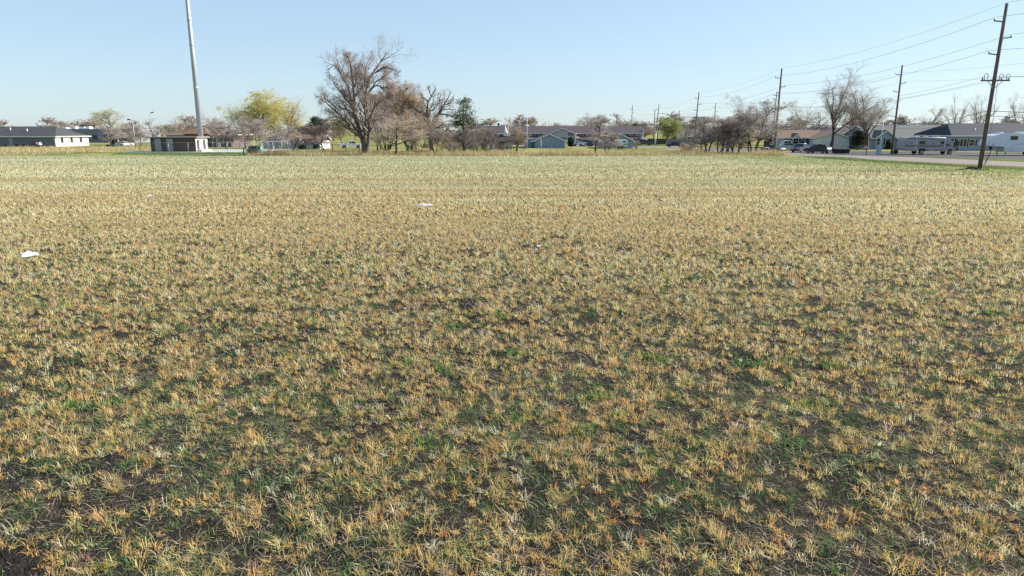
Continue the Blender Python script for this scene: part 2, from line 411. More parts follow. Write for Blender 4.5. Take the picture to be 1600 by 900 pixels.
st = Cloud(); gr = Cloud(); ltr = Cloud()
def lattice(y0, y1, cell, ang=0.07):
    """one plant per cell of a loosely kept drill pattern"""
    x1 = .82 * y1 + 7; c, s = cos(ang), sin(ang); L_ = math.hypot(x1, y1) + 2
    uu, vv = np.meshgrid(np.arange(-L_, L_, cell * 1.08), np.arange(-.12 * L_ + y0 - 2, y1 + .12 * L_ + 2, cell * .93))
    uu = uu.ravel(); vv = vv.ravel(); n = len(uu)
    uu = uu + rng.uniform(-.5, .5, n) * cell; vv = vv + rng.normal(0, .24, n) * cell + .05 * np.sin(uu * .7)
    x, y = uu * c - vv * s, uu * s + vv * c
    k = (y >= y0) & (y < y1) & (np.abs(x) < .82 * y + 6); return x[k], y[k]
def tufts(y0, y1, cell, nb, segs, hmul, wmul):
    x, y = lattice(y0, y1, cell)
    pt = patch(x, y)
    # near the camera the crop is thin and patchy, further off the tufts close up
    thr = np.interp(y, [5, 10, 16, 25, 40], [0.475, 0.445, 0.37, 0.28, 0.13]) + 0.10 * verge(x, y) + (fbm(x * .05, y, 95, .9, 2) - .5) * np.interp(y, [8, 25, 45, 70], [.06, .22, .18, .08])
    k = (pt + rng.normal(0, 0.10, len(x)) > thr) & (x < field_right(y) + 1.0) & (y < FIELD_Y1 - .3)
    x, y = x[k], y[k]; n = len(x); h = hsoil(x, y)
    vig = np.clip(rng.lognormal(0, .28, n), .5, 1.6)
    tn = tone(x, y)
    base = pick(STRAW, n, 0.10, [0.34, 0.24, 0.10, 0.20, 0.12])
    nearw = (np.clip((17 - y) / 9, 0, 1) * (rng.random(n) < .55))[:, None]; base = base * (1 - .7 * nearw) + pick(np.array([[.76, .53, .22], [.69, .43, .15]]), n, .12) * .7 * nearw
    farw = np.clip((y - 12) / 35, 0, 1)[:, None]
    pale = np.array([0.77, 0.70, 0.45]); ochre = np.array([0.77, 0.62, 0.36]); olive = np.array([0.58, 0.57, 0.36])
    band = np.where(tn[:, None] > 0.5, pale, ochre) * np.clip(1 + (tn[:, None] - .5) * .5, .7, 1.3)
    base = base * (1 - 0.6 * farw) + band * 0.6 * farw
    streak = fbm(x * 0.03, y, 88, 1.8, 3); base = base * (1 + farw * (streak[:, None] - .5) * .55)
    back = np.clip((y - 34) / 58, 0, 1)[:, None] * 0.85
    base = base * (1 - back) + olive * (1 + (streak[:, None] - .5) * .45) * back
    vg = verge(x, y)[:, None]; gmix = np.clip(vg * 0.62, 0, 1)
    base = base * (1 - gmix) + np.array([0.30, 0.36, 0.12]) * gmix
    N = n * nb; I = np.repeat(np.arange(n), nb)
    size = cell * .30 * vig
    rad = size[I] * np.sqrt(rng.random(N)); a0 = rng.uniform(0, 2 * pi, N)
    drift = rng.uniform(0, 2 * pi, n)[I]             # the way a tuft has slumped
    root = np.stack([x[I] + rad * np.cos(a0) * 1.2, y[I] + rad * np.sin(a0), h[I] - 0.01], -1)
    kind = rng.random(n)[I]                          # most arch over like a fountain, some stand as a stiff bundle, some lie flat
    arch = kind < .62; flat = kind > .86
    az = np.where(rng.random(N) < .35, drift + rng.normal(0, .5, N), a0 + rng.normal(0, .5, N))
    lean = np.where(arch, np.abs(rng.normal(.12, .15, N)), np.where(flat, rng.uniform(.8, 1.4, N), np.abs(rng.normal(.2, .18, N))))
    bend = np.where(arch, rng.uniform(1.2, 2.9, N), np.where(flat, rng.uniform(0, .8, N), rng.uniform(0, .8, N)))
    ln = np.where(arch, rng.uniform(.10, .25, N), rng.uniform(.06, .17, N)) * vig[I] * hmul
    wd = rng.uniform(0.0045, 0.0095, N) * wmul
    col = np.clip(base[I] * (1 + rng.normal(0, 0.18, (N, 1))), 0.02, 0.88)
    st.add(blades(root, az, lean, bend, ln, wd, segs, col, rng, .4, .6 if segs > 1 else 0.0))
tufts(3.2, 9, .114, 20, 5, .60, .80)
tufts(9, 16, .114, 14, 4, .62, 1.0)
tufts(16, 30, .128, 10, 3, .68, 1.55)
tufts(30, 55, .16, 7, 2, .76, 2.9)
tufts(55, 104.5, .22, 5, 1, .62, 6.0)

def sward(y0, y1, dens, nb, segs, spread, ln0, ln1, wmul, thr):
    x, y = scatter(y0, y1, dens)
    pt = fbm(x, y, 131, 0.28, 2) * .91 + fbm(x * .5, y, 137, 2.0, 2) * .09
    k = (pt + rng.normal(0, 0.07, len(x)) + 0.3 * verge(x, y) > thr) & (x < field_right(y) + 8) & (y < FIELD_Y1 - .3)
    x, y = x[k], y[k]; n = len(x); h = np.where(x < field_right(y), hsoil(x, y), 0)
    N = n * nb; I = np.repeat(np.arange(n), nb)
    rad = spread * np.sqrt(rng.random(N)); a0 = rng.uniform(0, 2 * pi, N)
    root = np.stack([x[I] + rad * np.cos(a0), y[I] + rad * np.sin(a0), h[I] - 0.005], -1)
    col = pick(GREEN, n, 0.15)[I]; col = np.clip(col * (1 + rng.normal(0, 0.15, (N, 1))), 0.01, 0.6)
    gr.add(blades(root, a0, rng.uniform(0.2, 0.9, N), rng.uniform(0.1, 1.0, N), rng.uniform(ln0, ln1, N), rng.uniform(0.003, 0.006, N) * wmul, segs, col, rng))
sward(3.2, 10, 150, 7, 3, 0.05, 0.04, 0.14, 1.0, 0.45)
sward(10, 20, 105, 5, 2, 0.07, 0.05, 0.12, 1.4, 0.48)
sward(20, 45, 46, 4, 2, 0.10, 0.05, 0.12, 2.4, 0.49)
sward(45, 104, 14, 4, 1, 0.2, 0.07, 0.14, 6, 0.42)

# bright weed rosettes, broad leaved
def weeds():
    spots = [(120, 640, .42), (180, 636, .26), (1028, 566, .30), (935, 626, .36), (1180, 574, .5), (1265, 640, .3), (690, 585, .22), (640, 575, .2), (1300, 577, .3), (262, 382, .4), (180, 385, .3),
             (800, 662, .3), (905, 680, .3), (1550, 495, .4), (810, 560, .28), (1030, 352, .5), (780, 500, .2), (1100, 440, .4), (1520, 428, .5), (1440, 462, .3), (715, 515, .2), (660, 700, .2), (230, 655, .2), (1240, 700, .2), (1010, 560, .3), (1220, 570, .3)]
    wd = Cloud()
    for (u, v, r) in spots:
        cx, cy = G(u, v); r = r * .8; n = int(75 * r / .3)
        a = rng.uniform(0, 2 * pi, n); q = r * rng.random(n) ** .9 * (1 + .5 * np.sin(3 * a + cx * 7))
        x = cx + q * np.cos(a) * 1.3; y = cy + q * np.sin(a) * .8
        root = np.stack([x, y, hsoil(x, y)], -1)
        col = np.clip(np.array([0.10, 0.20, 0.045]) * (1 + rng.normal(0, .22, (n, 1))), .01, .5)
        wd.add(blades(root, rng.uniform(0, 2 * pi, n), rng.uniform(.3, 1.1, n), rng.uniform(.2, .8, n), rng.uniform(.07, .17, n), rng.uniform(.012, .026, n), 3, col, rng, .35))
    stuff(wd.build('weeds', plant_mat('weed_leaf', 0.3)), 'bright green broad leaved weeds growing in clumps among the stubble', 'weeds')
weeds()
def litter(y0, y1, dens, wmul):
    x, y = scatter(y0, y1, dens); k = (x < field_right(y)) & (fbm(x, y, 211, 1.6, 2) + rng.normal(0, .12, len(x)) > .38); x, y = x[k], y[k]; n = len(x)
    root = np.stack([x, y, hsoil(x, y) + rng.uniform(0.002, 0.03, n)], -1)
    pal = np.array([[0.56, 0.45, 0.29], [0.46, 0.35, 0.21], [0.58, 0.50, 0.36], [0.30, 0.22, 0.14], [0.34, 0.36, 0.18]])
    ltr.add(blades(root, rng.uniform(0, 2 * pi, n), rng.uniform(1.1, 1.6, n), rng.uniform(-.3, .6, n), rng.uniform(.03, .17, n) * wmul ** .4, rng.uniform(.0022, .0055, n) * wmul, 3, pick(pal, n, .25), rng, .6, .5))
litter(3.2, 10, 380, .9); litter(10, 22, 170, 1.35); litter(22, 45, 80, 2.6); litter(45, 104, 14, 6)
stuff(st.build('stubble', plant_mat('straw', 0.42)), 'dry golden stubble of cut crop in loose rows across the field', 'stubble')
stuff(gr.build('grass', plant_mat('green_blade', 0.3)), 'short green grass coming up between the stubble', 'grass')
stuff(ltr.build('straw_litter', plant_mat('pale_straw', 0.2)), 'broken pale straw lying flat on the dark soil', 'straw')

# tall dry grass along the far edge of the field and on the rough ground to the left
dg = Cloud()
def tall(u0, u1, y0, y1, dens, h0, h1, pal, wid=0.03, nz=0.42, sc=3.0):
    xs = X(u0, (y0 + y1) / 2), X(u1, (y0 + y1) / 2); n = int(dens * (xs[1] - xs[0]) * (y1 - y0))
    x = rng.uniform(xs[0], xs[1], n); y = rng.uniform(y0, y1, n)
    f = fbm(x, y * 2, 301, sc, 3); k = f + rng.normal(0, .05, n) > nz; x, y, f = x[k], y[k], f[k]; n = len(x)
    root = np.stack([x, y, np.full(n, -.03)], -1); hh = rng.uniform(h0, h1, n) * np.clip((f - .2) * 2.4, .5, 1.4)
    dg.add(blades(root, rng.uniform(0, 2 * pi, n), rng.uniform(.02, .35, n), rng.uniform(.1, 1.1, n), hh, np.full(n, wid), 2, pick(pal, n, .18), rng, .2))
TAN = np.array([[0.57, 0.45, 0.27], [0.48, 0.36, 0.20], [0.64, 0.54, 0.35], [0.36, 0.24, 0.11], [0.34, 0.33, 0.12]])
OLV = np.array([[0.20, 0.22, 0.07], [0.30, 0.26, 0.10], [0.14, 0.18, 0.05]])
tall(388, 1232, 104.6, 106.6, 90, .5, 1.25, TAN, nz=.38, sc=5)
tall(388, 1215, 106.6, 113, 40, .4, 1.1, TAN, nz=.42, sc=6)
tall(388, 1215, 113, 117, 14, .3, .7, TAN, nz=.46)
tall(470, 820, 112, 127, 20, .3, .85, TAN, nz=.40)
tall(-60, 240, 130, 165, 5, .3, .6, TAN, wid=.06, nz=.36)
tall(820, 1080, 117, 128, 8, .2, .5, TAN, nz=.45)
tall(388, 1190, 110, 122, 6, .15, .35, OLV, nz=.4)
tall(-40, 60, 107, 116, 16, .25, .55, TAN, nz=.3)
tall(-60, 190, 116, 150, 7, .3, .7, TAN, wid=.05, nz=.35)
tall(-60, 200, 104.6, 108, 14, .15, .35, OLV, nz=.35)
tall(1060, 1096, 128, 136, 30, .7, 1.6, TAN, wid=.04, nz=.2)
stuff(dg.build('dry_grass', plant_mat('dry_blade', 0.3)), 'tall dry tan grass along the far edge of the field', 'dry grass')
# short turf of the verge right of the field
vg = Cloud()
def turf(n, xf, y0, y1, h0, h1, wid):
    y = rng.uniform(y0, y1, n); x = field_right(y) + xf[0] + rng.random(n) * (xf[1] - xf[0])
    nearx = np.interp(y, sorted([G(*p)[1] for p in near]), [q[0] for q in sorted([G(*p) for p in near], key=lambda q: q[1])])
    k = x < nearx - .3; x, y = x[k], y[k]; n = len(x); g = fbm(x, y, 401, 3, 3)
    pal = np.where((g > .5)[:, None], np.array([0.30, 0.27, 0.10]), np.array([0.17, 0.21, 0.07]))
    c = np.clip(pal * (1 + rng.normal(0, .2, (n, 1))), .01, .7)
    vg.add(blades(np.stack([x, y, np.full(n, -.02)], -1), rng.uniform(0, 2 * pi, n), rng.uniform(.1, .8, n), rng.uniform(.1, .8, n), rng.uniform(h0, h1, n), np.full(n, wid), 2, c, rng))
turf(60000, (-4, 24), 40, 104, .06, .16, .03)
stuff(vg.build('verge_grass', plant_mat('verge_blade', .3)), 'patchy green grass verge between the field and the road', 'grass')
# ================================================================== TREES
def unit(v): return v / (np.linalg.norm(v, axis=-1, keepdims=True) + 1e-9)
def resample(poly, m):
    poly = np.asarray(poly, float); s = np.concatenate([[0], np.cumsum(np.linalg.norm(np.diff(poly, axis=0), axis=1))])
    t = np.linspace(0, s[-1], m + 1)
    return np.stack([np.interp(t, s, poly[:, i]) for i in range(3)], -1)
def spawn(P, r0, r1, kids, t0, t1, ang, ratio, m, wob, up, curve, rg):
    """kids side branches on every polyline of P (N,k,3)"""
    N, K = P.shape[0], P.shape[1] - 1
    L = np.linalg.norm(np.diff(P, axis=1), axis=2).sum(1)
    I = np.repeat(np.arange(N), kids); n = len(I)
    t = t0 + (t1 - t0) * rg.random(n); f = np.minimum(t * K, K - 1e-4); i = f.astype(int); fr = (f - i)[:, None]
    pos = P[I, i] * (1 - fr) + P[I, i + 1] * fr
    tg = unit(P[I, i + 1] - P[I, i])
    rnd = unit(rg.normal(size=(n, 3))); pr = unit(rnd - tg * (rnd * tg).sum(1, keepdims=True))
    a = (ang + rg.normal(0, .2, n))[:, None]
    d = tg * np.cos(a) + pr * np.sin(a); d[:, 2] += up; d = unit(d)
    ln = L[I] * ratio * (1.15 - .6 * t) * rg.uniform(.55, 1.25, n)
    C = np.zeros((n, m + 1, 3)); C[:, 0] = pos; p = pos
    for k in range(m):
        d = unit(d + rg.normal(0, wob, (n, 3)) + np.array([0, 0, curve])); p = p + d * (ln / m)[:, None]; C[:, k + 1] = p
    rr = (r0[I] * (1 - t) + r1[I] * t)
    c0 = rr * rg.uniform(.45, .7, n)
    return C, c0, c0 * .35
def tubes(P, r0, r1, sides):
    N, K = P.shape[0], P.shape[1]
    d = np.gradient(P, axis=1); d = unit(d)
    ref = np.zeros_like(d); ref[..., 0] = 1; ref[np.abs(d[..., 0]) > .8] = (0, 1, 0)
    a = unit(np.cross(d, ref)); b = np.cross(d, a)
    r = r0[:, None] + (r1 - r0)[:, None] * np.linspace(0, 1, K)[None]
    th = np.arange(sides) * 2 * pi / sides
    V = P[:, :, None] + (a[:, :, None] * np.cos(th)[None, None, :, None] + b[:, :, None] * np.sin(th)[None, None, :, None]) * r[:, :, None, None]
    base = (np.arange(N) * K * sides)[:, None, None] + (np.arange(K - 1) * sides)[None, :, None]
    k = np.arange(sides)[None, None]; k2 = (k + 1) % sides
    F = np.stack([base + k, base + k2, base + sides + k2, base + sides + k], -1).reshape(-1, 4)
    return V.reshape(-1, 3), F
def slivers(P, r, rg):
    """each fine twig as a thin tapered strip"""
    N, K = P.shape[0], P.shape[1]
    side = unit(np.cross(unit(P[:, -1] - P[:, 0]), unit(rg.normal(size=(N, 3)))))
    wv = r[:, None] * np.linspace(1, .35, K)[None]
    A = P - side[:, None] * wv[..., None]; B = P + side[:, None] * wv[..., None]
    V = np.stack([A, B], 2).reshape(-1, 3)
    base = (np.arange(N) * K * 2)[:, None] + (np.arange(K - 1) * 2)[None]
    return V, np.stack([base, base + 1, base + 3, base + 2], -1).reshape(-1, 4)

BARK = mat('bark_grey', (0.135, 0.108, 0.090), .95, .35, 6, stretch=(4, 4, .6), bump=.6)
BARKD = mat('bark_dark', (0.070, 0.057, 0.050), .95, .35, 6, stretch=(4, 4, .6), bump=.6)
TWIG = {'brown': (0.37, 0.285, 0.245), 'grey': (0.40, 0.34, 0.30), 'pink': (0.43, 0.37, 0.335), 'rust': (0.48, 0.37, 0.28), 'dark': (0.26, 0.215, 0.195), 'tan': (0.54, 0.44, 0.33), 'maroon': (0.36, 0.27, 0.245), 'yellow': (0.52, 0.46, 0.20), 'lime': (0.42, 0.42, 0.20)}
TWM = plant_mat('twig', .12, .85)

STYLES = {  # limbs start, count, angle, upward pull, branch angle, wobble, kid counts, stems
    'vase':  dict(tl=.26, ll=2.6, l2=.42, tr=.62, nl=3, la=.48, up=.10, ba=.62, wob=.10, kids=(9, 7, 5, 4), stems=1, lean=.05),
    'round': dict(tr=.28, nl=9, la=.85, up=.05, ba=.75, wob=.12, kids=(9, 7, 5, 4), stems=1, lean=.05),
    'tall':  dict(tl=.24, ll=2.8, l2=.36, tr=.62, nl=2, la=.34, up=.16, ba=.50, wob=.08, kids=(9, 7, 5, 4), stems=1, lean=.04),
    'crab':  dict(tr=.20, nl=8, la=1.0, up=.02, ba=.85, wob=.16, kids=(9, 7, 5, 4), stems=2, lean=.25),
    'shrub': dict(tr=.04, nl=3, la=.45, up=.10, ba=.60, wob=.12, kids=(7, 6, 5, 3), stems=9, lean=.42),
    'willow': dict(ll=.8, tr=.16, nl=14, la=.85, up=.05, ba=.75, wob=.10, kids=(9, 7, 6, 4), stems=1, lean=.05),
}
def grow(h, wdt, style, seed, twig, trunk_r=None, limbs=None, fine=1.0, bark=None, leaf=0, leafcol=None, dens=1.0):
    rg = np.random.default_rng(seed); S = STYLES[style]
    tr = trunk_r or (0.018 * h + .05)
    if limbs is None:
        P1, R0, R1 = [], [], []; stems = []
        for s in range(S['stems']):
            az = rg.uniform(0, 2 * pi); ln = h * S.get('tl', .78); rb = tr / math.sqrt(S['stems']) * 1.15
            lean = S['lean'] * rg.uniform(.4, 1.2)
            pts = [np.array([cos(az), sin(az), 0]) * tr * (1.2 if S['stems'] > 1 else 0)]; d = np.array([cos(az) * sin(lean), sin(az) * sin(lean), cos(lean)])
            for k in range(8):
                d = unit(d + rg.normal(0, S['wob'] * .6, 3) + np.array([0, 0, .05])); pts.append(pts[-1] + d * ln / 8)
            stems.append(np.array(pts)); P1.append(resample(pts, 8)); R0.append(rb); R1.append(rb * .45)
        T = np.array(P1); t0r, t1r = np.array(R0), np.array(R1)
        L1, a0, a1 = spawn(T, t0r, t1r, S['nl'] + 4 if S['stems'] == 1 else S['nl'], S['tr'], 1.0, S['la'], S.get('ll', .58), 8, S['wob'], S['up'], .06, rg)
        # one leader carries each stem on upward
        lead, b0, b1 = spawn(T, t0r, t1r, 2, .95, 1.0, .2, .55 if S.get('ll', .58) < 1 else S['ll'] * 1.5, 8, S['wob'], .2, .05, rg)
        L1 = np.concatenate([L1, lead]); a0 = np.concatenate([a0, b0 * 1.1]); a1 = np.concatenate([a1, b1])
    else:
        T = np.array([resample(p, 8) for p, _, _ in limbs]); t0r = np.array([q[1] for q in limbs]); t1r = np.array([q[2] for q in limbs])
        L1, a0, a1 = T, t0r, t1r
    k = S['kids']
    L2, c0, c1 = spawn(L1, a0, a1, (k[0] + (6 if 'tl' in S else 0)) if limbs is None else k[0] + 8, .2, 1, S['ba'], S.get('l2', .62) if limbs is None else .34, 6, S['wob'] * 1.2, S['up'] * .8, .03, rg)
    L3, e0, e1 = spawn(L2, c0, c1, max(2, int(k[1] * dens)), .15, 1, S['ba'], .62, 4, S['wob'] * 1.4, S['up'] * .5, .02 if style != 'willow' else -.06, rg)
    L4, g0, g1 = spawn(L3, e0, e1, max(2, int(k[2] * dens)), .1, 1, S['ba'] * .9, .72, 3, .14, .05, 0 if style != 'willow' else -.12, rg)
    L5, i0, i1 = spawn(L4, g0, g1, max(1, int(k[3] * dens * fine)), .1, 1, .6, .85, 2, .14, .02, 0 if style != 'willow' else -.16, rg)
    allp = [L1, L2, L3, L4, L5] + ([T] if limbs is None else [])
    if limbs is None:                              # fit height and spread to the tree in the photo
        ends = np.concatenate([q.reshape(-1, 3) for q in (L3, L4, L5)])
        sz = 1.04 * h / np.percentile(ends[:, 2], 99.3); ex = (np.percentile(ends[:, 0], 99) - np.percentile(ends[:, 0], 1))
        sx = wdt / ex; sc = np.array([sx, sx, sz])
        T, L1, L2, L3, L4, L5 = [q * sc for q in (T, L1, L2, L3, L4, L5)]
    t = [tubes(T, t0r * 1.1, t1r, 8)] if limbs is None else []
    t += [tubes(L1, a0, np.maximum(a1, .015), 6)]
    V, F, n = [], [], 0
    for v, f in t: V.append(v); F.append(f + n); n += len(v)
    V2, F2, C2, n = [], [], [], 0
    tw = np.array(TWIG[twig])
    v, f = tubes(L2, np.maximum(c0, .016), np.maximum(c1, .008), 4); V2.append(v); F2.append(f); n = len(v)
    C2.append(np.repeat(tw * .72 * (1 + rg.normal(0, .12, (len(L2), 1))), L2.shape[1] * 4, 0))
    for P, r in ((L3, np.clip(e0, .009, .025)), (L4, np.clip(g0, .006, .013)), (L5, np.full(len(L5), .0055))):
        v, f = slivers(P, r, rg); V2.append(v); F2.append(f + n); n += len(v)
        c = np.repeat(tw * (1 + rg.normal(0, .2, (len(P), 1))), P.shape[1] * 2, 0); C2.append(c)
    if leaf:
        src = L5[rg.random(len(L5)) < min(1, leaf)]
        reps = max(1, int(leaf)); src = np.repeat(src, reps, 0); m = len(src)
        tt = rg.random((m, 1)); c = src[:, 0] * (1 - tt) + src[:, -1] * tt + rg.normal(0, .05, (m, 3))
        e1 = unit(rg.normal(size=(m, 3))) * rg.uniform(.05, .11, (m, 1)); e2 = unit(np.cross(e1, rg.normal(size=(m, 3)))) * rg.uniform(.025, .05, (m, 1))
        v = np.stack([c - e1, c + e2, c + e1, c - e2], 1).reshape(-1, 3); f = np.arange(4 * m).reshape(-1, 4)
        lc = np.array(leafcol) * (1 + rg.normal(0, .22, (m, 1)))
        V2.append(v); F2.append(f + n); n += len(v); C2.append(np.repeat(lc, 4, 0))
    return np.concatenate(V), np.concatenate(F), np.concatenate(V2), np.concatenate(F2), np.clip(np.concatenate(C2), .01, .8)
BARKP = mat('bark_pale', (0.20, 0.165, 0.145), .95, .3, 6, stretch=(4, 4, .6), bump=.5)
def plant_tree(name, label, cat, x, y, geo, group=None, bark=BARK, rz=0):
    if bark is BARK and y > 165: bark = BARKP
    r = thing(name, label, cat, (x, y, -.03), rz, group)
    tv, tf, cv, cf, cc = geo
    np_mesh('trunk', tv, tf, bark, r, smooth=True); np_mesh('crown', cv, cf, TWM, r, cc)
    return r
def tree(label, u, Y, vtop, wpx, style='round', seed=1, twig='grey', name='bare_tree', cat='tree', group=None, bark=BARK, leaf=0, leafcol=None, dens=1.0, fine=1.0, base=0, trunk_r=None):
    h = Z(vtop, Y); wd = M(wpx, Y)
    return plant_tree(name, label, cat, X(u, Y), Y, grow(h, wd, style, seed, twig, leaf=leaf, leafcol=leafcol, dens=dens, fine=fine, trunk_r=trunk_r), group, bark)

# --- the two big old trees: main limbs follow the photograph, each pushed to its own depth
def limb_tree(label, Y, x0, y0, k, limbs, seed, twig, bark, spread, dens):
    out = []; bx = X(x0 + limbs[0][0][0][0] / k, Y)
    rg = np.random.default_rng(seed)
    for pts, r0, r1 in limbs:
        dy = rg.uniform(-spread, spread); n = len(pts); p3 = []
        for i, (px, py) in enumerate(pts):
            yy = Y + dy * (i / (n - 1)) ** 1.2; u, v = x0 + px / k, y0 + py / k
            z = Z(v, yy); p3.append(((X(u, yy, z) - bx) * .96, (yy - Y) * .96, z * .95))
        out.append((p3, r0, r1))
    return plant_tree('bare_tree', label, 'tree', bx, Y, grow(1, 1, 'round', seed, twig, limbs=out, dens=dens), None, bark)
limb_tree('tallest bare tree, old with a forked dark trunk at the field edge', 114, 480, 60, 4.5, [
    ([(402, 815), (395, 740), (370, 640), (342, 560), (330, 470), (322, 330), (310, 220)], .40, .13),
    ([(415, 815), (432, 720), (446, 640), (430, 560), (415, 450), (410, 330), (430, 250), (490, 180), (520, 130), (570, 60)], .36, .05),
    ([(400, 760), (408, 640), (415, 540), (400, 460), (360, 380), (345, 260), (330, 150)], .28, .05),
    ([(345, 590), (320, 480), (285, 320), (240, 240), (200, 170), (180, 150), (125, 190)], .28, .05),
    ([(310, 240), (300, 140), (270, 70)], .16, .04),
    ([(480, 210), (540, 165), (605, 178), (645, 205)], .13, .04),
    ([(380, 690), (300, 640), (270, 570), (215, 520), (130, 440), (80, 400)], .20, .05),
    ([(335, 530), (270, 480), (190, 460), (100, 390), (70, 420)], .18, .04),
    ([(440, 345), (470, 310), (500, 300), (545, 322), (605, 320)], .16, .04),
    ([(412, 400), (450, 330), (500, 260), (570, 240), (615, 270)], .14, .04),
    ([(330, 480), (260, 400), (200, 320), (160, 260)], .16, .04),
    ([(430, 560), (470, 470), (540, 400), (600, 380)], .15, .04),
    ([(352, 610), (310, 640), (260, 560), (180, 530), (120, 560), (95, 590)], .14, .03),
    ([(446, 650), (490, 560), (560, 490), (610, 450)], .14, .04),
    ([(408, 330), (400, 230), (420, 140), (450, 90)], .12, .03),
    ([(322, 340), (350, 230), (370, 170)], .12, .03),
], 5, 'brown', BARK, 4.5, 1.2)
limb_tree('gnarled bare tree with twisted bent limbs beside the ragged pine', 132, 480, 60, 4.5, [
    ([(872, 800), (872, 700), (868, 620), (850, 545), (838, 480), (850, 410), (885, 370), (905, 330)], .42, .10),
    ([(872, 640), (905, 570), (920, 520), (965, 450), (1000, 390), (1015, 350)], .30, .05),
    ([(855, 585), (810, 520), (760, 480), (715, 455), (690, 400)], .26, .04),
    ([(845, 420), (810, 390), (790, 350)], .14, .04),
    ([(935, 515), (985, 520), (1040, 545)], .15, .04),
    ([(850, 500), (890, 485), (930, 430), (940, 370)], .14, .03),
    ([(870, 380), (850, 330), (860, 310)], .10, .03),
    ([(960, 450), (1010, 440), (1040, 400)], .10, .03),
], 8, 'grey', BARKD, 2.5, .9)

# --- left to right along the far side
tree('sparse bare tree behind the grey hip roof, nearest its ridge', 93, 260, 192, 34, 'round', 21, 'pink', dens=.7)
tree('low bare tree right of the white flat roof units', 126, 255, 196, 26, 'round', 22, 'pink', dens=.7)
tree('half leafed yellow green tree over the small dark shed', 186, 190, 172, 54, 'round', 23, 'grey', leaf=.55, leafcol=(.46, .46, .16), dens=.8)
tree('pinkish bare tree in front of the half leafed tree, by the green dumpster', 176, 172, 200, 46, 'crab', 24, 'pink')
tree('pinkish bare tree left of the thin street lamp', 203, 178, 195, 40, 'crab', 25, 'pink')
tree('pale bare tree with wide crown behind the brown hut', 272, 205, 182, 48, 'round', 26, 'pink', dens=.7)
tree('bare tree behind the left end of the brown hut', 243, 190, 186, 34, 'round', 27, 'pink', dens=.7)
tree('upright bare tree right beside the steel tower', 338, 160, 178, 40, 'vase', 28, 'pink', dens=.9)
tree('small bare tree over the left fence corner of the gravel pad', 222, 175, 198, 30, 'crab', 42, 'pink')
w1 = tree('big yellow green willow coming into leaf', 416, 182, 149, 108, 'willow', 29, 'yellow', name='willow_tree', leaf=2, leafcol=(.56, .51, .19))
tree('broad bare tree at the left shoulder of the yellow willow', 376, 188, 152, 50, 'vase', 30, 'grey', dens=.8)
tree('bare tree at the right shoulder of the yellow willow', 452, 188, 154, 40, 'vase', 31, 'tan', dens=.6, leaf=.4, leafcol=(.50, .48, .14))
for i, (u, v, wpx, Y, t) in enumerate([(354, 190, 44, 146, 'leftmost of the pink twigged row behind the white fence signs'), (380, 186, 50, 142, 'second from left in the pink twigged row behind the fence signs'),
                                       (407, 188, 50, 145, 'third from left in the pink twigged row, above the green utility box'), (432, 197, 34, 138, 'rightmost of the pink twigged row, in front of the blue house')]):
    tree('bare tree, ' + t, u, Y, v, wpx, 'crab', 50 + i, 'pink', group='pink twigged bare trees behind the fence')
tree('dark thin bare sapling left of the black iron fence', 459, 121, 208, 20, 'vase', 60, 'dark', bark=BARKD, dens=.6)
tree('small bushy bare tree at the left foot of the tallest tree', 511, 117, 196, 48, 'crab', 61, 'maroon', dens=1.25)
tree('pale green budding tree seen low behind the tallest tree', 536, 170, 188, 40, 'round', 62, 'grey', leaf=.5, leafcol=(.40, .43, .13))
tree('orange brown bare tree rising right behind the tallest tree', 605, 128, 132, 82, 'shrub', 63, 'rust', dens=1.7)
tree('tan bare tree between the tallest tree and the gnarled tree', 640, 131, 150, 74, 'shrub', 64, 'tan', dens=1.7)
tree('small spreading bare tree on a single dark stem in front of the brush', 618, 110, 183, 74, 'round', 65, 'tan', bark=BARKD, dens=1.1)
tree('bare tree with low crown just right of the tallest trunk', 592, 122, 178, 52, 'crab', 66, 'pink')
tree('dark bare bush tree left of the gnarled tree', 655, 119, 195, 52, 'shrub', 67, 'maroon', bark=BARKD)
tree('dark round bare tree on short stem left of the slim sapling', 681, 113, 205, 46, 'crab', 68, 'dark', bark=BARKD)
tree('purple brown thicket shrub under the ragged pine', 706, 124, 206, 46, 'shrub', 69, 'maroon', name='bare_shrub', cat='shrub')
tree('slim sapling with flat layered dark twigs under the pine', 725, 110, 203, 40, 'round', 70, 'dark', bark=BARKD, trunk_r=.11)
tree('purple brown shrub between the slim sapling and the fan shaped bush', 744, 123, 214, 40, 'shrub', 71, 'maroon', name='bare_shrub', cat='shrub')
tree('dark fan shaped bush of many stems left of the brick pavilion', 762, 116, 203, 40, 'shrub', 72, 'dark', name='bare_shrub', cat='shrub', bark=BARKD, dens=.8)
tree('rusty shrub behind the fan shaped bush', 757, 135, 200, 30, 'shrub', 73, 'rust', name='bare_shrub', cat='shrub', dens=.7)
tree('vase shaped bare tree right of the brick pavilion', 807, 113, 186, 36, 'vase', 74, 'rust', bark=BARKD, dens=.9)
tree('pinkish bare tree with rounded crown in front of the camper trailer', 930, 114, 181, 46, 'round', 75, 'pink', bark=BARKD)
tree('low spreading bare tree right of the rounded pink tree', 948, 120, 206, 40, 'crab', 76, 'pink')
tree('thin bare tree showing above the long brown roof', 851, 262, 190, 30, 'round', 77, 'pink', dens=.6)
tree('bare tree behind the ridge of the long brown roof, near its middle', 893, 262, 188, 40, 'round', 78, 'pink', dens=.7)
tree('bare tree poking over the right end of the long brown roof', 916, 240, 184, 36, 'round', 79, 'pink', dens=.8)
tree('bare tree behind the two thin poles right of the house with the trailer', 974, 250, 186, 34, 'round', 80, 'pink', dens=.8)
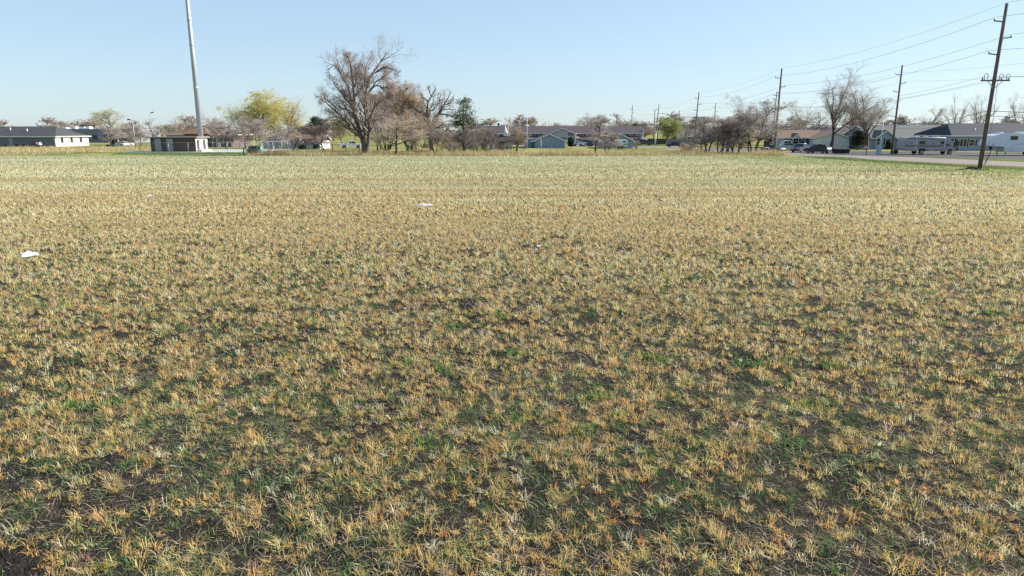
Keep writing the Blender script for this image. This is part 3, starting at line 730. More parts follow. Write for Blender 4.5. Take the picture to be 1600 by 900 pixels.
tree('rounded reddish brown bare tree behind the dark car with a white roof', 1008, 205, 190, 42, 'round', 81, 'maroon', dens=1.1)
tree('yellow green leafing tree beside the tall pole', 1040, 200, 185, 36, 'willow', 82, 'lime', leaf=1.4, leafcol=(.40, .42, .17))
tree('bare tree with a forked top above the grey wooden fence', 1069, 190, 180, 40, 'vase', 83, 'dark', dens=.6)
row = [(1099, 122, 196, 36, 'crab', 'pink', 'short stemmed, leftmost of the row along the road'), (1106, 119, 184, 66, 'crab', 'pink', 'thick stemmed with broad pink crown at the left end of the row'),
       (1123, 122, 184, 54, 'crab', 'rust', 'third from left in the row along the road'), (1131, 117, 190, 48, 'crab', 'maroon', 'dark low crowned, fourth in the row along the road'),
       (1138, 126, 183, 50, 'round', 'pink', 'fifth in the row along the road'), (1147, 117, 190, 54, 'crab', 'maroon', 'dark stemmed, middle right of the row along the road'),
       (1153, 121, 184, 46, 'crab', 'rust', 'leaning, right of the middle of the row along the road'), (1170, 117, 175, 56, 'crab', 'pink', 'twin stemmed, next to last in the row along the road'),
       (1180, 116, 158, 84, 'round', 'pink', 'tall wide crowned, rightmost of the row, with a pale trunk')]
for i, (u, Y, v, wpx, stl, tw, t) in enumerate(row):
    tree('bare tree, ' + t, u, Y, v, wpx, stl, 90 + i, tw, group='row of bare trees along the road', bark=BARK if i in (8,) else BARKD)
tree('tall bare tree rising behind the right end of the roadside row', 1158, 150, 153, 50, 'vase', 101, 'grey')
tree('bare tree with reaching limbs left of the tall leaning roadside pole', 1196, 160, 178, 40, 'round', 102, 'grey', dens=.8)
tree('bare tree behind the brown roofed white house', 1254, 188, 164, 66, 'vase', 103, 'grey', dens=.8)
tree('bare tree behind the roof peak, between the house and the tallest street tree', 1278, 196, 172, 44, 'round', 104, 'grey', dens=.7)
tree('tall vase shaped bare tree in front of the white house gable', 1298, 146, 110, 66, 'tall', 105, 'grey', bark=BARKD, trunk_r=.34)
tree('wide vase shaped bare tree over the dark evergreen', 1354, 143, 126, 92, 'vase', 106, 'grey', trunk_r=.36)
tree('bare tree with reddish twigs behind the wide vase shaped tree', 1330, 165, 160, 46, 'round', 107, 'maroon', dens=.8)
tree('rounded bare tree behind the grey roof, above the motorhome rear', 1436, 215, 168, 42, 'round', 108, 'grey', dens=.7)
tree('airy bare tree behind the join of grey and navy roofs, left of two', 1490, 205, 150, 40, 'tall', 109, 'pink', dens=.7)
tree('airy bare tree behind the navy roof, right of two', 1520, 210, 148, 44, 'tall', 110, 'pink', dens=.7)
tree('big dark bare tree at the right edge behind the white trailer', 1592, 178, 134, 64, 'vase', 111, 'grey', bark=BARKD)
tree('golden dry shrub of stiff stems by the crossarm pole foot', 1074, 130, 223, 26, 'shrub', 112, 'tan', name='bare_shrub', cat='shrub', dens=.8)
tree('small brown bush at the corner of the trailer house', 994, 150, 221, 12, 'shrub', 113, 'rust', name='bare_shrub', cat='shrub', dens=.6)
tree('dark low brush in front of the green utility box', 396, 112.5, 233, 26, 'shrub', 114, 'maroon', name='bare_shrub', cat='shrub', dens=.7)
tree('reddish brown low brush right of the green utility box', 432, 111, 235, 26, 'shrub', 115, 'rust', name='bare_shrub', cat='shrub', dens=.7)

# --- evergreens
def evergreen(label, u, Y, vtop, vbase, wpx, kind, seed, cols, stems=1, n=1500, name='evergreen_tree', cat='tree', gap=.35):
    rg = np.random.default_rng(seed); h = Z(vtop, Y); z0 = max(.2, Z(vbase, Y)); wd = M(wpx, Y)
    r = thing(name, label, cat, (X(u, Y), Y, -.03))
    T = []
    for s in range(stems):
        az = rg.uniform(0, 2 * pi); e = np.array([cos(az), sin(az)]) * (.12 * wd if stems > 1 else .02 * wd)
        T.append(resample([(e[0] * .3, e[1] * .3, 0), (e[0], e[1], h * .5), (e[0] * .6, e[1] * .6, h * .92)], 8))
    T = np.array(T); k = .03 * h / math.sqrt(stems)
    tv, tf = tubes(T, np.full(stems, k), np.full(stems, .02), 7)
    # boughs
    m = 90; zt = rg.random(m); zz = z0 + (h - z0) * zt * .97
    if kind == 'cone': env = (1 - zt) ** .75 * rg.uniform(.55, 1.05, m)
    elif kind == 'ragged': env = np.interp(zt, [0, .25, .5, .75, 1], [.8, 1, .75, .5, .22]) * rg.uniform(.35, 1.1, m)
    else: env = np.sqrt(np.clip(1 - (2 * zt - .85) ** 2 / 1.35, .05, 1)) * rg.uniform(.7, .95, m)
    az = rg.uniform(0, 2 * pi, m); rr = env * wd / 2
    tip = np.stack([np.cos(az) * rr, np.sin(az) * rr, zz + rr * rg.uniform(-.25, .3, m)], -1)
    root = np.stack([np.zeros(m), np.zeros(m), np.clip(zz - rr * .15, 0.1, h * .95)], -1)
    B = np.stack([root, (root + tip) / 2 + rg.normal(0, .12, (m, 3)), tip], 1)
    bv, bf = tubes(B, np.full(m, .05), np.full(m, .015), 4)
    np_mesh('trunk', np.concatenate([tv, bv]), np.concatenate([tf, bf + len(tv)]), BARKD, r, smooth=True)
    per = max(8, n // m); I = np.repeat(np.arange(m), per); q = len(I)
    t = ((.15 if kind == 'dome' else gap) + (1 - (.15 if kind == 'dome' else gap)) * rg.random(q) ** .7)[:, None]; per3 = 5
    c = B[I, 0] * (1 - t) + B[I, 2] * t + rg.normal(0, 1, (q, 3)) * (.05 * wd) * np.array([1, 1, .6])
    if kind == 'dome': c = c + rg.normal(0, .06 * wd, (q, 3)) * np.array([1, 1, .7])
    C, per2 = np.repeat(c, 5, 0), 5; Q = len(C)
    d = unit(rg.normal(size=(Q, 3)) + np.array([0, 0, .35])) * rg.uniform(.10, .26, (Q, 1))
    sd = unit(np.cross(d, rg.normal(size=(Q, 3)))) * rg.uniform(.03, .07, (Q, 1))
    v = np.stack([C - sd, C + sd, C + d], 1).reshape(-1, 3); f = np.arange(3 * Q).reshape(-1, 3)
    cc = np.array(cols)[rg.integers(len(cols), size=m)][I]; cc = np.repeat(cc * (1 + rg.normal(0, .15, (q, 1))), 5, 0); cc = np.clip(np.repeat(cc, 3, 0), .005, .5)
    np_mesh('crown', v, f, plant_mat('needle', .15), r, cc)
    return r
DG = [(.030, .060, .030), (.045, .080, .036), (.024, .048, .028)]
evergreen('dark green dome shaped evergreen behind the brown roofed white house front', 495, 172, 183, 216, 30, 'dome', 201, DG, n=5200)
evergreen('ragged tall pine with open olive green boughs beside the gnarled tree', 725, 134, 149, 233, 74, 'ragged', 202, [(.07, .10, .045), (.16, .17, .07), (.11, .14, .06), (.05, .075, .035), (.20,.17,.10)], n=3200, name='pine_tree', gap=.42)
evergreen('dark round cedar right of the blue grey gable house', 891.5, 158, 214.5, 227.5, 11, 'dome', 203, DG, n=1400, name='evergreen_shrub', cat='shrub')
evergreen('dark two stemmed evergreen in front of the grey roofed house', 1339, 141, 205, 226, 30, 'dome', 204, [(.026, .034, .018), (.04, .045, .02), (.02, .026, .016)], stems=2, n=1500)
evergreen('dark evergreen left of the reddish bare tree by the parked car', 992, 215, 192, 224, 22, 'dome', 205, DG, n=1200)
evergreen('dark evergreen right of the yellow green leafing tree', 1053, 212, 193, 224, 18, 'cone', 206, DG, n=1100)
evergreen('large dark evergreen behind the bare forked tree and wooden fence', 1066, 220, 194, 224, 24, 'dome', 207, [(.03, .036, .03), (.024, .03, .024)], n=1300)
evergreen('dark evergreen left of the long low house by the roadside row', 1080, 222, 196, 224, 18, 'dome', 208, [(.03, .036, .03), (.024, .03, .024)], n=1100)
evergreen('small dark evergreen tip above the long brown roof', 779, 250, 191, 222, 12, 'cone', 209, DG, n=700)
evergreen('rounded yard bush in front of the grey house windows', 1385, 146, 221, 232, 16, 'dome', 210, [(.02, .03, .018), (.03, .045, .02)], n=900, name='evergreen_shrub', cat='shrub')
evergreen('low dark hedge bush under the white house windows', 1243, 155, 228, 232, 14, 'dome', 211, DG, n=700, name='evergreen_shrub', cat='shrub')
evergreen('dark green shrub under the brown roofed white house gable', 472, 146, 226, 231.5, 12, 'dome', 212, DG, n=700, name='evergreen_shrub', cat='shrub')
evergreen('dark green shrub beside the small white gable', 494, 146, 226, 231.5, 9, 'dome', 213, DG, n=600, name='evergreen_shrub', cat='shrub')
evergreen('small green bush beside the motorhome rear wheel', 1399, 116, 234.5, 241, 6, 'dome', 214, [(.05, .08, .02), (.08, .11, .03)], n=500, name='evergreen_shrub', cat='shrub')

# --- the far wood on the horizon
def treeline():
    rg = np.random.default_rng(77); V, F, C, n = [], [], [], 0
    protos = [grow(1, 1, s, 300 + i, 'pink', dens=.55, fine=.7, trunk_r=.02) for i, s in enumerate(('round', 'vase', 'crab', 'round'))]
    x = -420.0
    while x < 420:
        tv, tf, cv, cf, cc = protos[rg.integers(4)]
        Y = rg.uniform(290, 420); h = rg.uniform(5.5, 11); wd = rg.uniform(9, 17); a = rg.uniform(0, 6.28)
        rot = np.array([[cos(a), -sin(a), 0], [sin(a), cos(a), 0], [0, 0, 1]]); s = np.array([wd, wd, h]); o = np.array([x, Y, 0])
        for v, f, c in ((tv, tf, np.full((len(tv), 3), .22)), (cv, cf, cc * 1.15)):
            c0 = v * np.array([1, 1, 1]); V.append((c0 @ rot.T) * s + o); F.append(f + n); C.append(c); n += len(v)
        x += rg.uniform(3.5, 10)
    stuff(np_mesh('distant_treeline', np.concatenate(V), np.concatenate(F), TWM, None, np.concatenate(C)), 'hazy brown line of bare trees on the far horizon', 'treeline')
treeline()
# ================================================================== BUILDINGS
WHITE = mat('white_trim', (.70, .69, .67), .6, .05)
GLASS = glass()
def window(root, face, a, z, w, h, wd, dp, frame=WHITE, shut=None, panes=1):
    """face f/b/l/r of a wd x dp footprint centred on the root; a = position along the face"""
    def P(mb, u0, u1, z0, z1, t0, t1):
        if face == 'f': mb.box(u0, u1, -dp / 2 - t1, -dp / 2 - t0, z0, z1)
        elif face == 'b': mb.box(u0, u1, dp / 2 + t0, dp / 2 + t1, z0, z1)
        elif face == 'r': mb.box(wd / 2 + t0, wd / 2 + t1, u0, u1, z0, z1)
        else: mb.box(-wd / 2 - t1, -wd / 2 - t0, u0, u1, z0, z1)
    b = .08; mb = MB()
    P(mb, a - w / 2 - b, a + w / 2 + b, z - b, z, -.02, .06); P(mb, a - w / 2 - b, a + w / 2 + b, z + h, z + h + b, -.02, .05)
    P(mb, a - w / 2 - b, a - w / 2, z + .001, z + h - .001, -.02, .045); P(mb, a + w / 2, a + w / 2 + b, z + .001, z + h - .001, -.02, .045)
    if panes > 1:
        for i in range(1, panes): P(mb, a - w / 2 + w * i / panes - .03, a - w / 2 + w * i / panes + .03, z + .002, z + h - .002, .0, .042)
    else: P(mb, a - w / 2 + .001, a + w / 2 - .001, z + h / 2 - .025, z + h / 2 + .025, 0, .042)
    f = mb.build('window', frame, root)
    mb = MB(); P(mb, a - w / 2 + .002, a + w / 2 - .002, z + .002, z + h - .002, -.03, .02); mb.build('pane', GLASS, f)
    if shut:
        for s in (-1, 1):
            c = a + s * (w / 2 + b + .2); mb = MB(); P(mb, c - .18, c + .18, z - .03, z + h + .05, -.02, .04); mb.build('shutter', shut, root)
    return f
def door(root, face, a, w, h, wd, dp, m, z=0.0, handle=True):
    def P(mb, u0, u1, z0, z1, t0, t1):
        if face == 'f': mb.box(u0, u1, -dp / 2 - t1, -dp / 2 - t0, z0, z1)
        elif face == 'r': mb.box(wd / 2 + t0, wd / 2 + t1, u0, u1, z0, z1)
        else: mb.box(-wd / 2 - t1, -wd / 2 - t0, u0, u1, z0, z1)
    mb = MB(); P(mb, a - w / 2, a + w / 2, z + .02, z + h, -.02, .05); d = mb.build('door', m, root)
    if handle:
        mb = MB(); P(mb, a + w / 2 - .16, a + w / 2 - .10, z + .95, z + 1.1, .045, .11); mb.build('handle', mat('handle_metal', (.35, .35, .35), .35, .1, metallic=.8), d)
    return d
def gable_roof(root, L, W, eave, ridge, axis, rm, oh=.45, ohg=.35, th=.16, name='roof', trim=WHITE, cx=0, cy=0, wallm=None):
    """L along the ridge, W across; returns the roof. The gable walls stand a touch below its underside."""
    s = (ridge - eave) / (W / 2); ez = eave - s * oh
    poly = [(-W / 2 - oh, ez), (0, ridge), (W / 2 + oh, ez), (W / 2 + oh, ez - th), (0, ridge - th), (-W / 2 - oh, ez - th)]
    mb = MB()
    if axis == 'x': mb.prism([(a + cy, z) for a, z in poly], 'x', cx - L / 2 - ohg, cx + L / 2 + ohg)
    else: mb.prism([(a + cx, z) for a, z in poly], 'y', cy - L / 2 - ohg, cy + L / 2 + ohg)
    ro = mb.build(name, rm, root)
    mb = MB(); t2 = .2                                    # fascia and rake boards
    for e in (-1, 1):
        for q in (-1, 1):
            p0 = (q * (W / 2 + oh), ez - th / 2 - .05); p1 = (0 + q * .02, ridge - th / 2 - .05); g = e * (L / 2 + ohg + .035)
            if axis == 'x': mb.bar((cx + g, cy + p0[0], p0[1]), (cx + g, cy + p1[0], p1[1]), .06, t2)
            else: mb.bar((cx + p0[0], cy + g, p0[1]), (cx + p1[0], cy + g, p1[1]), .06, t2)
        g = e * (W / 2 + oh + .04)
        if axis == 'x': mb.box(cx - L / 2 - ohg, cx + L / 2 + ohg, cy + g - .035, cy + g + .035, ez - th - .06, ez - .02)
        else: mb.box(cx + g - .035, cx + g + .035, cy - L / 2 - ohg, cy + L / 2 + ohg, ez - th - .06, ez - .02)
    mb.build('fascia', trim, ro)
    return ro
def gable_walls(root, L, W, eave, ridge, axis, wm, th=.17, name='wall', cx=0, cy=0):
    poly = [(-W / 2, -.1), (-W / 2, eave - th), (0, ridge - th - .01), (W / 2, eave - th), (W / 2, -.1)]
    mb = MB()
    if axis == 'x': mb.prism([(a + cy, z) for a, z in poly], 'x', cx - L / 2, cx + L / 2)
    else: mb.prism([(a + cx, z) for a, z in poly], 'y', cy - L / 2, cy + L / 2)
    return mb.build(name, wm, root)
def hip_roof(root, wd, dp, eave, ridge, rm, oh=.5, trim=WHITE, inset=None, name='roof'):
    x, y = wd / 2 + oh, dp / 2 + oh; ins = inset if inset is not None else y
    mb = MB()
    if wd >= dp: tp = [(-x + ins, 0, ridge), (x - ins, 0, ridge)]
    else: tp = [(0, -y + ins, ridge), (0, y - ins, ridge)]
    vs = [(-x, -y, eave), (x, -y, eave), (x, y, eave), (-x, y, eave)] + tp
    if wd >= dp: fs = [(0, 1, 5, 4), (1, 2, 5), (2, 3, 4, 5), (3, 0, 4), (3, 2, 1, 0)]
    else: fs = [(0, 1, 4), (1, 2, 5, 4), (2, 3, 5), (3, 0, 4, 5), (3, 2, 1, 0)]
    mb.add(vs, fs); ro = mb.build(name, rm, root)
    mb = MB(); f = .05
    for a in (-1, 1):
        mb.box(-x - f, x + f, a * y - (f if a < 0 else 0), a * y + (f if a > 0 else 0), eave - .2, eave + .03)
        mb.box(a * x - (f if a < 0 else 0), a * x + (f if a > 0 else 0), -y + .002, y - .002, eave - .2, eave + .03)
    mb.build('fascia', trim, ro)
    return ro
def box_walls(root, wd, dp, h, wm, name='wall'):
    mb = MB(); mb.box(-wd / 2, wd / 2, -dp / 2, dp / 2, -.1, h); return mb.build(name, wm, root)

R_GREY = lined('shingle_grey', (.062, .063, .064), (.042, .043, .044), 'Z', .10, .15)
R_BROWN = lined('shingle_brown', (.17, .105, .072), (.11, .07, .05), 'Z', .10, .15)
R_RUST = lined('shingle_rust', (.20, .115, .075), (.13, .08, .055), 'Z', .10, .15)
R_GREEN = lined('shingle_olive', (.115, .125, .115), (.08, .088, .08), 'Z', .10, .15)
R_NAVY = lined('shingle_navy', (.022, .027, .042), (.015, .018, .03), 'Z', .10, .15)
R_MAROON = lined('shingle_maroon', (.082, .063, .066), (.056, .043, .046), 'Z', .12, .15)
S_GREY = lined('siding_grey', (.165, .175, .205), (.12, .13, .15), 'Z', .2, .10)
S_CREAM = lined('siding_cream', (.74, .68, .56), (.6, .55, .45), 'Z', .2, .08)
S_BLUE = lined('siding_blue', (.26, .34, .43), (.19, .25, .32), 'Z', .2, .10)
S_WHITE = lined('siding_white', (.66, .68, .68), (.5, .52, .53), 'Z', .2, .08)
S_TAUPE = lined('siding_taupe', (.36, .34, .32), (.26, .25, .24), 'Z', .2, .10)
S_SAGE = lined('siding_sage', (.36, .38, .37), (.27, .28, .28), 'Z', .2, .10)
SHUT = mat('dark_shutter', (.03, .035, .05), .6, .1)
DOORG = mat('grey_door', (.27, .28, .29), .5, .08)
METAL = mat('galvanised', (.34, .355, .37), .45, .1, 5, metallic=.35)
PIPE = mat('vent_white', (.72, .74, .76), .4, .05)

# grey hall with hipped roof, far left; the right hand wall has the sun put into its cream colour
Y0 = 172; xr = X(88, Y0); wdt, dpt = 44.0, 13.5
t = thing('hall', 'long low hall with dark grey hipped roof and an end wall coloured pale for the sun', 'building', (xr - wdt / 2, Y0 + dpt / 2, 0))
ev = Z(213, Y0); rg_ = Z(197.5, Y0 + dpt / 2)
mb = MB(); mb.box(-wdt / 2, wdt / 2 - .25, -dpt / 2, dpt / 2, -.1, ev - .05); mb.build('wall', S_GREY, t)
mb = MB(); mb.box(wdt / 2 - .25, wdt / 2, -dpt / 2 + .003, dpt / 2 - .003, -.1, ev - .05); tag(mb.build('end_wall', S_CREAM, t), 'end wall with full sun put into its cream colour', None)  # paler than the shaded front: sunlight put into the wall colour
ro = hip_roof(t, wdt, dpt, ev, rg_, R_GREY, oh=.5, inset=4.2)
for a, zz in ((-6.0, .45), (-3.0, .62), (-.2, .5)):
    px = wdt / 2 - 8.4 + a * 1.7; k = .5 * zz
    z = ev + (rg_ - ev) * zz; y = -dpt / 2 - .5 + (dpt / 2 + .5) * zz
    mb = MB(); mb.tube([(px, y, z - .2), (px, y, z + .42)], .13, 8); mb.tube([(px, y, z + .42), (px, y, z + .58)], [.22, .1], 8); mb.build('roof_vent', PIPE, ro)
for a in (-4.2, -.4, 3.4): window(t, 'r', a, .95, .85, 1.35, wdt, dpt, frame=mat('dark_frame', (.12, .11, .10), .5, .1))
door(t, 'f', wdt / 2 - 11, 1.0, 2.1, wdt, dpt, DOORG)
door(t, 'f', wdt / 2 - 16.4, 1.0, 2.1, wdt, dpt, mat('slate_door', (.16, .17, .19), .5, .1))
mb = MB(); mb.box(wdt / 2 - 11.6, wdt / 2 - 10.6, -dpt / 2 - .35, -dpt / 2 + .05, 2.35, 2.6); mb.build('wall_lamp', mat('lamp_dark', (.05, .05, .05), .5), t)
# flat roofed school behind it
Y1 = 236
t = thing('school', 'grey flat roofed building with white rooftop units behind the hall', 'building', (X(150, Y1), Y1 + 9, 0))
wb = M(120, Y1); hb = Z(203, Y1); box_walls(t, wb, 18, hb, mat('slate_wall', (.20, .215, .245), .8, .12, .6))
mb = MB(); mb.box(-wb / 2 - .15, wb / 2 + .15, -9.15, 9.15, hb - .01, hb + .35); ro = mb.build('roof', mat('parapet', (.24, .25, .27), .8), t)
for a, w_, h_ in ((-7.5, 1.6, .35), (-3.5, 1.4, .6), (-.2, 2.0, .5), (2.6, 1.2, .7)):
    x = -wb / 2 + wb * .22 + a * .8
    mb = MB(); mb.box(x - w_ / 2, x + w_ / 2, -4, -2, hb + .3, hb + .35 + h_); mb.box(x - w_ / 2 + .2, x + w_ / 2 - .2, -3.7, -2.3, hb + .34 + h_, hb + .5 + h_); mb.build('rooftop_unit', PIPE, ro)
for i in range(7): window(t, 'f', -wb / 2 + wb * (i + .5) / 7, 1.2, 1.6, 1.2, wb, 18, frame=mat('dark_frame', (.12, .11, .10), .5, .1), panes=2)
# small dark shed by the street lamp, left
Y2 = 186
t = thing('shed', 'small dark brown open carport shed under the half leafed tree', 'shed', (X(187, Y2), Y2, 0))
ws = M(15, Y2); 
mb = MB(); mb.box(-ws / 2, -ws / 2 + .15, -2.5, 2.5, 0, 2.5); mb.box(-ws / 2 + .15, ws / 2 - .15, 2.35, 2.5, 0, 2.5); mb.build('wall', mat('shed_brown', (.07, .045, .04), .8, .2), t)
for sx in (-1, 1): mb = MB(); mb.box(sx * (ws / 2 - .12) - .1, sx * (ws / 2 - .12) + .1, -2.6, -2.4, 0, 2.5); mb.build('post', WHITE, t)
gable_roof(t, 5.2, ws, 2.55, 3.5, 'y', mat('shed_roof', (.13, .10, .11), .9, .15), oh=.3, ohg=.2)
# hut of the tower compound
Yh = 117.5; xl, xr = X(237, Yh), X(307, Yh); wd_, dp_ = xr - xl, 4.6
t = thing('equipment_hut', 'brown flat roofed equipment hut with two grey doors at the tower foot', 'hut', ((xl + xr) / 2, Yh + dp_ / 2, PADZ))
hh = Z(215.2, Yh) - PADZ
HB = lined('hut_panel', (.10, .066, .054), (.06, .04, .034), 'X', .35, .12)
box_walls(t, wd_, dp_, hh, HB)
mb = MB(); mb.box(-wd_ / 2 - .5, wd_ / 2 + .45, -dp_ / 2 - .3, dp_ / 2 + .3, hh, hh + .16); ro = mb.build('roof', mat('hut_roof', (.28, .25, .23), .7, .1), t)
for u in (248.5, 267): door(t, 'f', X(u, Yh) - (xl + xr) / 2, 1.05, 2.15, wd_, dp_, DOORG)
mb = MB(); mb.box(wd_ / 2, wd_ / 2 + .04, -dp_ / 2 + .004, dp_ / 2 - .004, .02, hh - .02); tag(mb.build('end_panel', mat('hut_cream_sunlit', (.52, .47, .38), .7, .08), t), 'cream end panel, sunlight put into its pale colour', None)  # sun on the hut end put into the cream colour
for a in (-1.45, .95):
    mb = MB(); mb.box(wd_ / 2 + .02, wd_ / 2 + .07, a - .42, a + .42, .35, hh - .35); mb.build('louvre', mat('louvre_dark', (.06, .06, .065), .5, .1), t)
mb = MB(); mb.box(wd_ / 2 + .05, wd_ / 2 + .85, -dp_ / 2 + .3, dp_ / 2 - .3, -.05, .32); mb.build('step', mat('concrete_step', (.6, .5, .38), .9, .15), t)
# tower
Yt = 128.5; tx = X(316, Yt)
t = thing('cell_tower', 'tall tapering grey steel pole of the tower beside the brown hut', 'tower', (tx, Yt, PADZ))
z1 = Z(0, Yt); zt = z1 + 9
rb, r1 = M(8.0, Yt) / 2, M(5.0, Yt) / 2 * 1.08
rad = lambda z: rb + (r1 - rb) * z / z1
js = [0, Z(140, Yt), Z(73, Yt), Z(34, Yt), z1 + 1.2, zt]
mb = MB(); STEEL = mat('tower_steel', (.40, .43, .46), .5, .12, .8, metallic=.3, stretch=(1, 1, .25))
mb.tube([(0, 0, .3), (0, 0, zt)], [rb, rad(zt)], 24); pole = mb.build('pole', STEEL, t)
for z in js[1:-1]: mb = MB(); mb.tube([(0, 0, z - .22), (0, 0, z - .18), (0, 0, z + .18), (0, 0, z + .22)], [rad(z), rad(z) + .035, rad(z) + .035, rad(z)], 24); mb.build('joint_collar', STEEL, pole)
mb = MB(); mb.tube([(0, 0, -.02), (0, 0, .3)], rb + .35, 24); mb.build('base', mat('concrete_base', (.45, .43, .40), .9, .15), t)
mb = MB()
for i in range(3):
    a = i * 2 * pi / 3 + .3; p = np.array((cos(a), sin(a), 0)); q = np.array((-sin(a), cos(a), 0)); zc = z1 + 5
    mb.bar(p * .3 + (0, 0, zc), p * 1.6 + (0, 0, zc), .1); mb.bar(p * 1.6 - q * 1.5 + (0, 0, zc), p * 1.6 + q * 1.5 + (0, 0, zc), .1)
fr = mb.build('antenna_frame', METAL, t)
for i in range(3):
    a = i * 2 * pi / 3 + .3; p = np.array((cos(a), sin(a), 0)); q = np.array((-sin(a), cos(a), 0))
    for k in (-1.2, 0, 1.2): mb = MB(); c = p * 1.75 + q * k; mb.bar(c + (0, 0, z1 + 4), c + (0, 0, z1 + 6), .28, .16); mb.build('antenna_panel', PIPE, fr)
# brown roofed house behind the hut
Yb = 168; x0, x1 = X(262, Yb), X(366, Yb)
t = thing('house', 'brown hip roofed house half hidden behind the hut and tower', 'house', ((x0 + x1) / 2, Yb + 5, 0))
L_ = x1 - x0; ev = Z(210, Yb)
box_walls(t, L_, 10, ev, brick('house_brick', (.16, .08, .06), (.11, .055, .045), (.2, .18, .16)))
hip_roof(t, L_, 10, ev, Z(197.5, Yb + 5), R_RUST, oh=.7)
gc = X(311, Yb) - (x0 + x1) / 2; wg = M(42, Yb)
mb = MB(); e2 = ev + .15; pk = Z(195, Yb + 1)
mb.add([(gc - wg / 2, -6.6, e2), (gc + wg / 2, -6.6, e2), (gc + wg / 2, 3, e2), (gc - wg / 2, 3, e2), (gc, -1.8, pk)], [(0, 1, 4), (1, 2, 4), (2, 3, 4), (3, 0, 4), (3, 2, 1, 0)]); mb.build('wing_roof', R_RUST, t)
for a in (-.32, -.12, .3): window(t, 'f', a * L_, .9, 1.4, 1.2, L_, 10)
mb = MB(); mb.box(gc - wg / 2 + .6, gc + wg / 2 - .6, -6.2, -5, -.1, e2 - .01); mb.build('wing_wall', brick('house_brick', (0, 0, 0), (0, 0, 0), (0, 0, 0)), t)
ox = X(295, Yb) - (x0 + x1) / 2
mb = MB(); zz = Z(201, Yb); mb.tube([(ox, -2, zz - .8), (ox, -2, zz + .4)], .05, 6); d_ = mb.build('dish_mast', METAL, t)
mb = MB(); rings = []
for k in range(5):
    r_ = .42 * k / 4 + .01; off = .14 * (k / 4) ** 2; rings.append([(ox + r_ * cos(q) * .9 + off, -2 - .06 - off, zz + .45 + r_ * sin(q)) for q in np.arange(16) * 2 * pi / 16])
mb.loft(rings); mb.build('satellite_dish', mat('dish_grey', (.35, .40, .42), .5), d_)
# dark maroon barn roofed block between the willow and the dome evergreen
Yc = 196
t = thing('barn', 'dark maroon block with flat top between the willow and the dome evergreen', 'building', (X(477, Yc), Yc + 5, 0))
w_ = M(40, Yc); hz = Z(210, Yc); box_walls(t, w_, 10, hz, mat('maroon_wall', (.06, .035, .04), .8, .15))
gable_roof(t, w_, 10, hz, Z(198, Yc + 5), 'x', mat('maroon_roof', (.040, .026, .034), .9, .2), oh=.4, trim=mat('maroon_trim', (.06, .035, .04), .8))
for a in (-.25, .25): window(t, 'f', a * w_, 1, 1.2, 1.1, w_, 10)
# blue house and the brown roofed white house beside it
Yd = 152
xa, xb = X(412, Yd), X(452, Yd); L_ = xb - xa
t = thing('house', 'blue sided house with gable end behind the pink twigged row', 'house', ((xa + xb) / 2, Yd + 6.5, 0))
gable_walls(t, 13, L_, Z(220, Yd), Z(209.5, Yd), 'y', S_BLUE); gable_roof(t, 13, L_, Z(220, Yd), Z(209.5, Yd), 'y', R_GREY)
window(t, 'f', -1.2, 1.1, 1.0, .8, L_, 13, frame=mat('dark_frame', (.12, .11, .10), .5)); 
xc = X(426, Yd) - (xa + xb) / 2; zc = Z(212.5, Yd)
mb = MB(); mb.tube([(xc, -2, zc - 1), (xc, -2, zc + .3)], .18, 8); mb.tube([(xc, -2, zc + .3), (xc, -2, zc + .5)], [.26, .1], 8); mb.build('roof_vent', PIPE, t)
Ye = 150
xa, xb = X(450, Ye), X(503, Ye); L_ = xb - xa
t = thing('house', 'white house with brown roof and two small front gables behind the iron fence', 'house', ((xa + xb) / 2, Ye + 3.5, 0))
ev = Z(219.5, Ye); box_walls(t, L_, 7, ev, S_WHITE)
gable_roof(t, L_, 7, ev + .1, Z(209.8, Ye + 3.5), 'x', R_BROWN)
for uc, wpx, vp in ((466, 17, 212.2), (497.5, 9, 213.3)):
    cx = X(uc, Ye) - (xa + xb) / 2; wg = M(wpx, Ye); pk = Z(vp, Ye)
    gable_walls(t, 2.6, wg, ev, pk, 'y', S_WHITE, name='gable_wall', cx=cx, cy=-3.1); gable_roof(t, 3.6, wg, ev, pk, 'y', R_BROWN, oh=.25, ohg=.2, cx=cx, cy=-2.6, name='gable_roof')
for u in (476, 483, 490): window(t, 'f', X(u, Ye) - (xa + xb) / 2, .9, 1.0, 1.2, L_, 7, shut=mat('rust_shutter', (.16, .07, .05), .7))
door(t, 'f', X(480, Ye) - (xa + xb) / 2 - .2, .9, 2.0, L_, 7, mat('white_door', (.7, .7, .68), .5))
# long two storey block with brown roof
Yg = 188; xa, xb = X(742, Yg), X(791, Yg); L_ = xb - xa
t = thing('apartment_block', 'nearer short block with brown roof left of the white spire', 'building', ((xa + xb) / 2, Yg + 6, 0))
ev = Z(207.5, Yg); gable_walls(t, L_, 12, ev, Z(196.5, Yg + 6), 'x', S_TAUPE); gable_roof(t, L_, 12, ev, Z(196.5, Yg + 6), 'x', R_MAROON, oh=.4)
for i in range(4): window(t, 'f', -L_ / 2 + L_ * (i + .5) / 4, 3.1 - .9, 1.2, 1.0, L_, 12, frame=S_TAUPE)
xa, xb = X(797, 196), X(1003, 196); L_ = xb - xa
t = thing('apartment_block', 'long two storey apartment block with brown roof and a wide front gable', 'building', ((xa + xb) / 2, 202, 0))
ev = Z(207, 196); rd = Z(197, 202); dp = 12
gable_walls(t, L_, dp, ev, rd, 'x', S_TAUPE); gable_roof(t, L_, dp, ev, rd, 'x', R_MAROON, oh=.4)
